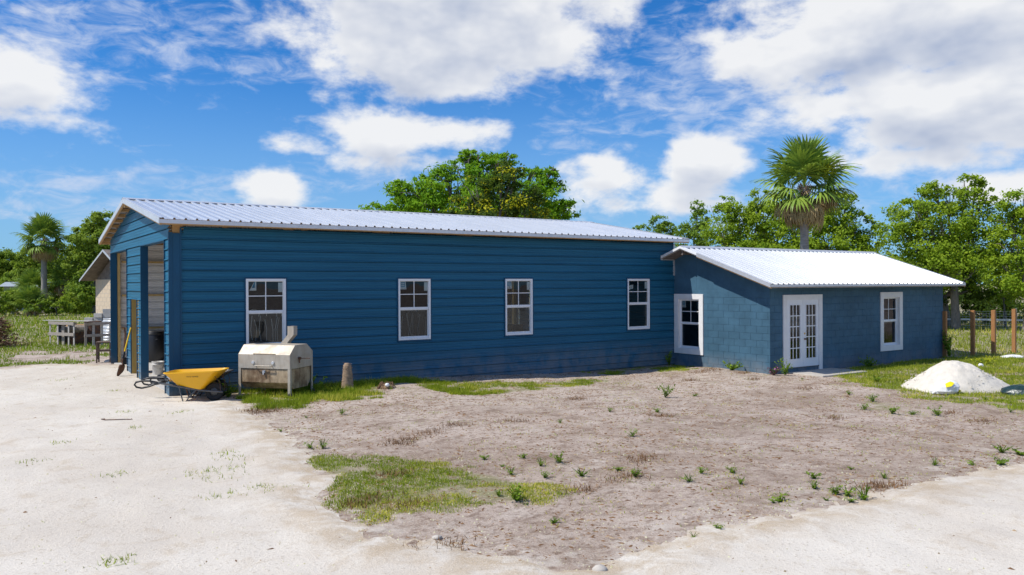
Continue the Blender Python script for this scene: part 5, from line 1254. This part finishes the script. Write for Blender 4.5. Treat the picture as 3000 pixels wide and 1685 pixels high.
# turf patches of the yard (near): tufts of several blades
def turf(name, label, box, n, hmin, hmax, wd, mt, seed, pat=1.6, per=7, sp=.035, thr=1.):
    rg = np.random.default_rng(seed); x, y, f = scatter(n, *box, rg, thr, pat); k = clear(x, y); x, y, f = x[k], y[k], f[k]
    m_ = len(x); X = np.repeat(x, per)+rg.normal(size=m_*per)*sp; Y = np.repeat(y, per)+rg.normal(size=m_*per)*sp; k = clear(X, Y); FF = np.repeat(f, per)[k]; X, Y = X[k], Y[k]
    tall = np.repeat(rg.random(m_)**2, per)[k]
    H_ = hmin+(hmax-hmin)*tall*rg.random(len(X))+hmin*.5*rg.random(len(X)); dry = fbm(X, Y+50, 1.1, 4, .6)
    T_ = np.clip(.15+.55*rg.random(len(X))+(dry-.5)*.6, 0, .84); T_ = np.where(rg.random(len(X)) < np.clip((dry-.50)*3.0, .03, .75), .97, T_)
    o = blades(name, np.stack([X, Y, hgt(X, Y)-.008], 1), H_, wd*(.7+.6*rg.random(len(X))), mt, T_, seed)
    return tag(o, label, 'grass', kind='stuff')
turf('yard_grass', 'low patchy green grass growing in the middle of the dirt yard', (-1.5, 6.5, -11.5, -5.0), 40000, .020, .070, .010, 'grass', 101, 1.9, 8, .032, .95)
turf('wall_grass', 'tall green grass growing under the smoker grill along the wall', (.4, 6.2, -4.5, .0), 15000, .04, .20, .012, 'grass', 102, 1.9, 8, .035, .95)
turf('strip_grass', 'strip of short yellow green grass along the long blue wall', (5.2, 15.2, -5.0, .0), 19000, .03, .12, .012, 'grass', 103, 1.7, 7, .04, 1.0)
turf('house_grass', 'mixed grass and weeds around the sand pile and block house', (14., 26., -13.5, -3.5), 34000, .03, .14, .013, 'grass', 104, 1.5, 7, .05, 1.0)
def far_turf(name, label, az0, az1, dmin, dmax, n, mt, seed, hk=1.):
    rg = np.random.default_rng(seed); a = rg.uniform(az0, az1, n); inv = rg.uniform(1/dmax, 1/dmin, n); d = 1/inv
    x = CAM[0]+d*np.sin(a); y = CAM[1]+d*np.cos(a); g = grassiness(x, y); f = fbm(x, y, .9, 4, .6); k = (g+(f-.5)*1.5 > .5) & clear(x, y); x, y, d, f = x[k], y[k], d[k], f[k]
    dry = fbm(x, y+70, .35, 4, .62)
    H_ = (.05+.10*rg.random(len(x))**2+.16*np.clip(f-.60, 0, 1)*3)*hk*np.clip(d/28, .8, 2.2); T_ = np.clip(.2+.5*rg.random(len(x))+(dry-.5)*.9, 0, .84); T_ = np.where(rg.random(len(x)) < np.clip((dry-.5)*1.6, .02, .5), .97, T_)
    o = blades(name, np.stack([x, y, hgt(x, y)-.01], 1), H_, .0011*d*(.7+.6*rg.random(len(x))), mt, T_, seed); return tag(o, label, 'grass', kind='stuff')
far_turf('lawn_grass', 'green lawn with bare sandy patches left of the blue building', -.35, .16, 24, 110, 75000, 'lawn', 110)
far_turf('pasture_grass', 'sunlit pasture grass behind the cedar posts', .98, 1.5, 21, 75, 70000, 'pasture', 111)
# stray clumps on the shell drive
stray = [(660, 1330, .25), (690, 1345, .3), (180, 1300, .2), (400, 1255, .2), (365, 1210, .22), (530, 1210, .2), (640, 1405, .3), (595, 1385, .25), (650, 1460, .25), (760, 1430, .2), (330, 1395, .2), (700, 1370, .35), (610, 1390, .3), (815, 1440, .3), (190, 1115, .3), (330, 1148, .2), (90, 1355, .2), (340, 1657, .18), (350, 1645, .15)]
PX = []; 
for (x, y, r) in stray:
    c = gp(x, y); m_ = 34; rg2 = np.random.default_rng(int(x)); a = rg2.normal(size=(m_, 2))*r*.5; PX.append(np.stack([c[0]+a[:, 0], c[1]+a[:, 1]*.7], 1))
PX = np.concatenate(PX); zz_ = hgt(PX[:, 0], PX[:, 1])+.012; rg2 = np.random.default_rng(4); m_ = len(PX)
o = blades('drive_grass', np.stack([PX[:, 0], PX[:, 1], zz_], 1), .025+.05*rg2.random(m_), .012, 'grass', rg2.random(m_)*.98, 6, .9); tag(o, 'sparse grass clumps on the shell driveway', 'grass', kind='stuff')
# brown litter, twigs and clods lying on the dirt
def litter(n, box, seed, keepf, lmin, lmax, mt, name, label, flat=.25):
    rg = np.random.default_rng(seed); x = rg.uniform(box[0], box[1], n); y = rg.uniform(box[2], box[3], n); k = keepf(x, y, rg) & clear(x, y); x, y = x[k], y[k]; n = len(x)
    a = rg.random(n)*np.pi*2; l = lmin+(lmax-lmin)*rg.random(n)**3; w_ = l*(flat+.25*rg.random(n)); z = hgt(x, y)
    dr = sdf(DRIVE, x, y); z = z+np.where(dr > .2, .016, 0.)
    P = np.stack([x, y, z], 1); u = np.stack([np.cos(a), np.sin(a), rg.normal(size=n)*.12], 1)*l[:, None]*.5; v = np.stack([-np.sin(a), np.cos(a), np.zeros(n)], 1)*w_[:, None]*.5; t_ = np.stack([np.zeros(n), np.zeros(n), np.minimum(w_*(.3+.3*rg.random(n))+.002, .012)], 1)
    V = np.stack([P-u-t_*.3, P-v-t_*.3, P+u-t_*.3, P+v-t_*.3, P+t_+u*.2], 1).reshape(-1, 3); b = np.arange(n)[:, None]*5
    Fc = np.concatenate([b+np.array([0, 1, 4]), b+np.array([1, 2, 4]), b+np.array([2, 3, 4]), b+np.array([3, 0, 4])])
    o = link(name, np_mesh(name, V, Fc, mt, np.repeat(rg.random(n), 5))); return tag(o, label, 'litter', kind='stuff')
dirtk = lambda x, y, rg: (sdf(DRIVE, x, y) < .05) & (fbm(x, y, 1.3, 5, .7)+.22*rg.random(len(x)) > .545)
litter(110000, (-2, 22, -15.5, 0), 201, dirtk, .008, .10, 'litter', 'dirt_litter', 'brown twigs and bark bits littering the dirt yard', .10)
litter(40000, (-2, 22, -15.5, 0), 202, lambda x, y, rg: (sdf(DRIVE, x, y) < .3) & (rg.random(len(x)) < np.exp(-np.clip(-sdf(DRIVE, x, y), 0, 9)*1.1)+.12), .008, .035, 'pebble', 'shell_bits', 'pale shell fragments scattered over the dirt', .7)
litter(40000, (-10, 14, -18, 9), 203, lambda x, y, rg: (sdf(DRIVE, x, y) > -.1) & (rg.random(len(x)) < .25+.75*np.exp(-np.clip(sdf(DRIVE, x, y), 0, 9)*1.6)), .008, .04, 'pebble', 'driveway_pebbles', 'loose pale pebbles on the shell driveway', .7)
litter(900, (-9, 13, -18, 8), 204, lambda x, y, rg: (sdf(DRIVE, x, y) > .1), .02, .11, 'litter', 'driveway_litter', 'a few brown twigs and leaves on the shell driveway', .25)
# clumps of dead brown grass
rg = np.random.default_rng(55)
dead_px = [(1500, 1235), (1335, 1245), (1260, 1268), (1170, 1302), (1195, 1290), (2050, 1095), (2090, 1085), (2180, 1093), (2210, 1112), (1160, 1390), (1700, 1440), (1830, 1400), (1880, 1345), (2020, 1115), (2360, 1140), (2780, 1210), (2880, 1237), (2570, 1430), (2590, 1425), (1310, 1600), (735, 1205), (760, 1210), (800, 1205), (1050, 1480), (1080, 1465), (1200, 1480), (1690, 1170), (1940, 1220), (2440, 1225)]
PX = []
for (x, y) in dead_px:
    c = gp(x, y); a = rg.normal(size=(120, 2))*np.array([.16, .10]); PX.append(np.stack([c[0]+a[:, 0], c[1]+a[:, 1]], 1))
PX = np.concatenate(PX); m_ = len(PX); o = blades('dead_grass', np.stack([PX[:, 0], PX[:, 1], hgt(PX[:, 0], PX[:, 1])-.004], 1), .05+.07*rg.random(m_), .011, 'litter', .25+.6*rg.random(m_), 8, 1.3); tag(o, 'clumps of dead brown grass lying about the dirt yard', 'grass', kind='stuff')
# single weeds
def weed_mesh(seed, mt='weed', nst=9, h=.16, spread=.12, leaf=.045, flower=False):
    rg = np.random.default_rng(seed); C = []; T = []; A_ = []
    for i in range(nst):
        a = rg.random()*6.28; hh_ = h*rg.uniform(.5, 1.15); r = spread*rg.uniform(.3, 1.1)
        for k in range(9):
            u = (k+1)/9; C.append((r*u*math.cos(a)+rg.normal()*.012, r*u*math.sin(a)+rg.normal()*.012, hh_*u**.8)); T.append(np.clip(.1+.6*u+rg.normal()*.12, 0, .84)); A_.append((math.cos(a+rg.normal()), math.sin(a+rg.normal()), .25))
    C = np.array(C); T = np.array(T)
    if flower: T[rg.random(len(T)) < .12] = .98
    o = leaves('tmp', C, leaf, mt, T, None, .42, .5, np.array(A_), seed); me = o.data; bpy.data.objects.remove(o); me.name = 'foliage'
    return me
WM = [weed_mesh(300+i, h=.10+.03*i, spread=.10+.02*(i % 3), nst=7+i) for i in range(5)]
def stem_mesh(seed, h):
    rnd = random.Random(seed); mb = MB()
    for i in range(7):
        a = rnd.random()*6.28; r = .1*rnd.uniform(.3, 1); mb.tube([(0, 0, -.02), (r*.5*math.cos(a), r*.5*math.sin(a), h*.6), (r*math.cos(a), r*math.sin(a), h)], .0035, 4, False)
    return mb.mesh('stem', 'weed')
SM = [stem_mesh(i, .10+.03*i) for i in range(5)]
c8 = [(730, 815, 1.2), (465, 870, 1), (535, 820, .7), (1235, 850, 1.2), (1465, 795, .8), (1980, 770, 1), (2215, 765, .9), (1370, 950, 1), (1440, 960, 1.1), (1460, 995, .8), (1240, 915, 1.3), (1035, 990, 1.2), (985, 1000, .6), (1310, 985, .7), (1550, 985, 1.3), (1670, 850, .8), (2400, 690, 1.9), (2515, 705, 2.0), (2390, 765, 1.4), (1720, 450, 1.4), (1850, 455, 1.3), (2005, 462, 1.6), (1600, 375, 1.8), (1545, 425, 1.2), (500, 340, 1.2), (265, 440, 1.), (110, 590, 1.), (130, 840, 1.1), (20, 800, 1.1), (780, 885, .8), (640, 1165, .8), (490, 1215, .6), (1625, 250, 1.8), (2300, 365, 1.6), (940, 150, .5), (820, 195, .5), (2450, 440, 1.), (1450, 330, 1.2), (1160, 235, .6)]
c7 = [(665, 460, 1.), (740, 460, 1.2), (1760, 530, .9), (2005, 520, 1.), (1870, 575, .7), (2110, 570, 1.), (2235, 550, 1.1), (1930, 625, .8), (2140, 645, .9), (2370, 635, 1.5), (1965, 790, 1.5), (2200, 930, .9), (860, 245, .9), (2545, 230, 1.1), (2235, 300, .8), (635, 265, .7), (480, 355, .6), (1280, 640, .6), (1850, 760, .7)]
wl_ = [(1800+x/2.1125, 1000+y/2.1125, s) for x, y, s in c8]+[(600+x/2.1467, 1100+y/2.1467, s) for x, y, s in c7]
rnd = random.Random(9)
def wlab(x, y):
    if x > 2600: return 'green weed in the dirt in front of the sand pile' if y < 1260 else 'green weed in the dirt at the right edge above the road'
    if y > 1440 and x > 1750: return 'small green weed along the lower edge of the dirt near the road'
    if x < 1000: return 'small green weed at the left edge of the dirt beside the driveway'
    if y < 1240: return 'small green weed in the pale dirt in front of the buildings'
    if x < 1760: return 'small green weed to the right of the green grass patch'
    return 'small green weed in the middle of the bare dirt yard'
for i, (x, y, s) in enumerate(wl_):
    p = gp(x, y); t = thing('weed', wlab(x, y), 'weed', tuple(p), rnd.random()*6.28, 'weeds in the dirt yard'); k = rnd.randrange(5)
    for nm, me in (('foliage', WM[k]), ('stem', SM[k])): o = link(nm, me, t); k_ = rnd.uniform(.55, 1.05); o.scale = (s*k_, s*k_, s*k_*.55)
def big_weed(label, x, y, h, seed, mt='weed', nst=14, spread=.3, leaf=.08, name='weed', flower=False):
    p = gp(x, y); t = thing(name, label, 'plant', tuple(p)); link('foliage', weed_mesh(seed, mt, nst, h, spread, leaf, flower), t); o = link('stem', stem_mesh(seed, h*.8), t); o.scale = (1.5, 1.5, 1); return t
big_weed('tall pale green weed in the corner where the two buildings meet', 1960, 1072, .50, 401, nst=6, spread=.10, leaf=.09)
big_weed('leafy green weed at the foot of the lit block wall', 2145, 1085, .26, 402, nst=12, spread=.26, leaf=.10)
big_weed('bushy weed with seed heads left of the french doors', 2300, 1100, .42, 403, nst=22, spread=.30, leaf=.07)
big_weed('purple leaved flowering plant at the corner beside the french doors', 2268, 1100, .22, 404, 'purple', 16, .26, .07, 'flowering_plant', True)
big_weed('tall bushy weed standing alone in the middle of the dirt near the block house', 1950, 1165, .34, 405, nst=12, spread=.22, leaf=.06)
big_weed('grassy dark weed against the long blue wall near the right window', 1755, 1080, .45, 406, nst=20, spread=.30, leaf=.10)
big_weed('bushy weed under the right end of the smoker grill', 905, 1150, .40, 407, nst=22, spread=.35, leaf=.08)
big_weed('tall spiky weed behind the corner cedar post', 2782, 1050, .95, 408, nst=10, spread=.25, leaf=.16)
big_weed('yellow flowering weed behind the sand pile', 2880, 1068, .22, 409, 'palmyel', 14, .45, .10, 'flowering_plant')
big_weed('dark bushy weed beside the yellow wheelbarrow wheel', 668, 1165, .32, 410, nst=20, spread=.26, leaf=.07)
big_weed('light green leafy weed right of the concrete slab', 2545, 1075, .30, 411, nst=16, spread=.35, leaf=.10)
for (x, y, w_, lb) in ((1757, 1674, .055, 'round pale stone at the edge of the road at bottom centre'), (1280, 1578, .05, 'flat white stone at the lower edge of the dirt yard'), (318, 1062, .12, 'pale rock beside the left corner of the blue building')):
    p = gp(x, y); t = thing('stone', lb, 'stone', tuple(p)); mb = MB().lathe([(0, -.03), (w_, 0), (w_*1.1, w_*.35), (w_*.7, w_*.7), (0, w_*.8)], 14); jitter_mesh(mb, w_*.35, 7, x).build('rock', 'concrete' if x > 1000 else 'block', t, True)
p = gp(350, 1232); o = MB().tube([(-.28, .05, .02), (-.32, .0, .025), (-.22, -.05, .02), (0, -.02, .02), (.15, -.05, .03), (.24, -.02, .02), (.18, .06, .02)], .008, 5).build('bent_wire', 'rust', None, False, tuple(p), -YAW); tag(o, 'short bent rusty wire lying on the shell driveway', 'wire')

# crumbly tan clods along the edge of the drive and road
litter(26000, (-2, 16, -17, -1.5), 205, lambda x, y, rg: (rg.random(len(x)) < np.exp(-(sdf(DRIVE, x, y)-.15)**2/.12)*np.clip((fbm(x, y, 1.3, 3)-.3)*3, 0, 1)), .012, .09, 'clod', 'edge_clods', 'crumbly tan clods along the edge of the shell drive', .6)

# low sprigs of runner grass scattered over the dirt, thicker round the weeds
rg = np.random.default_rng(321); cs_ = [gp(x, y)[:2] for x, y, s in wl_]+[(a, b) for a, b in zip(rg.uniform(1, 16, 330), rg.uniform(-13, -1.2, 330))]
PX = np.concatenate([np.array(c)+rg.normal(size=(26, 2))*np.array([.16, .12])*rg.uniform(.5, 1.5) for c in cs_]); PX = PX[(sdf(DRIVE, PX[:, 0], PX[:, 1]) < -.05) & clear(PX[:, 0], PX[:, 1])]; m_ = len(PX)
o = blades('runner_grass', np.stack([PX[:, 0], PX[:, 1], hgt(PX[:, 0], PX[:, 1])-.004], 1), .012+.035*rg.random(m_), .012, 'grass', np.where(rg.random(m_) < .3, .97, rg.random(m_)*.8), 12, 1.2); tag(o, 'thin low sprigs of runner grass scattered over the dirt yard', 'grass', kind='stuff')
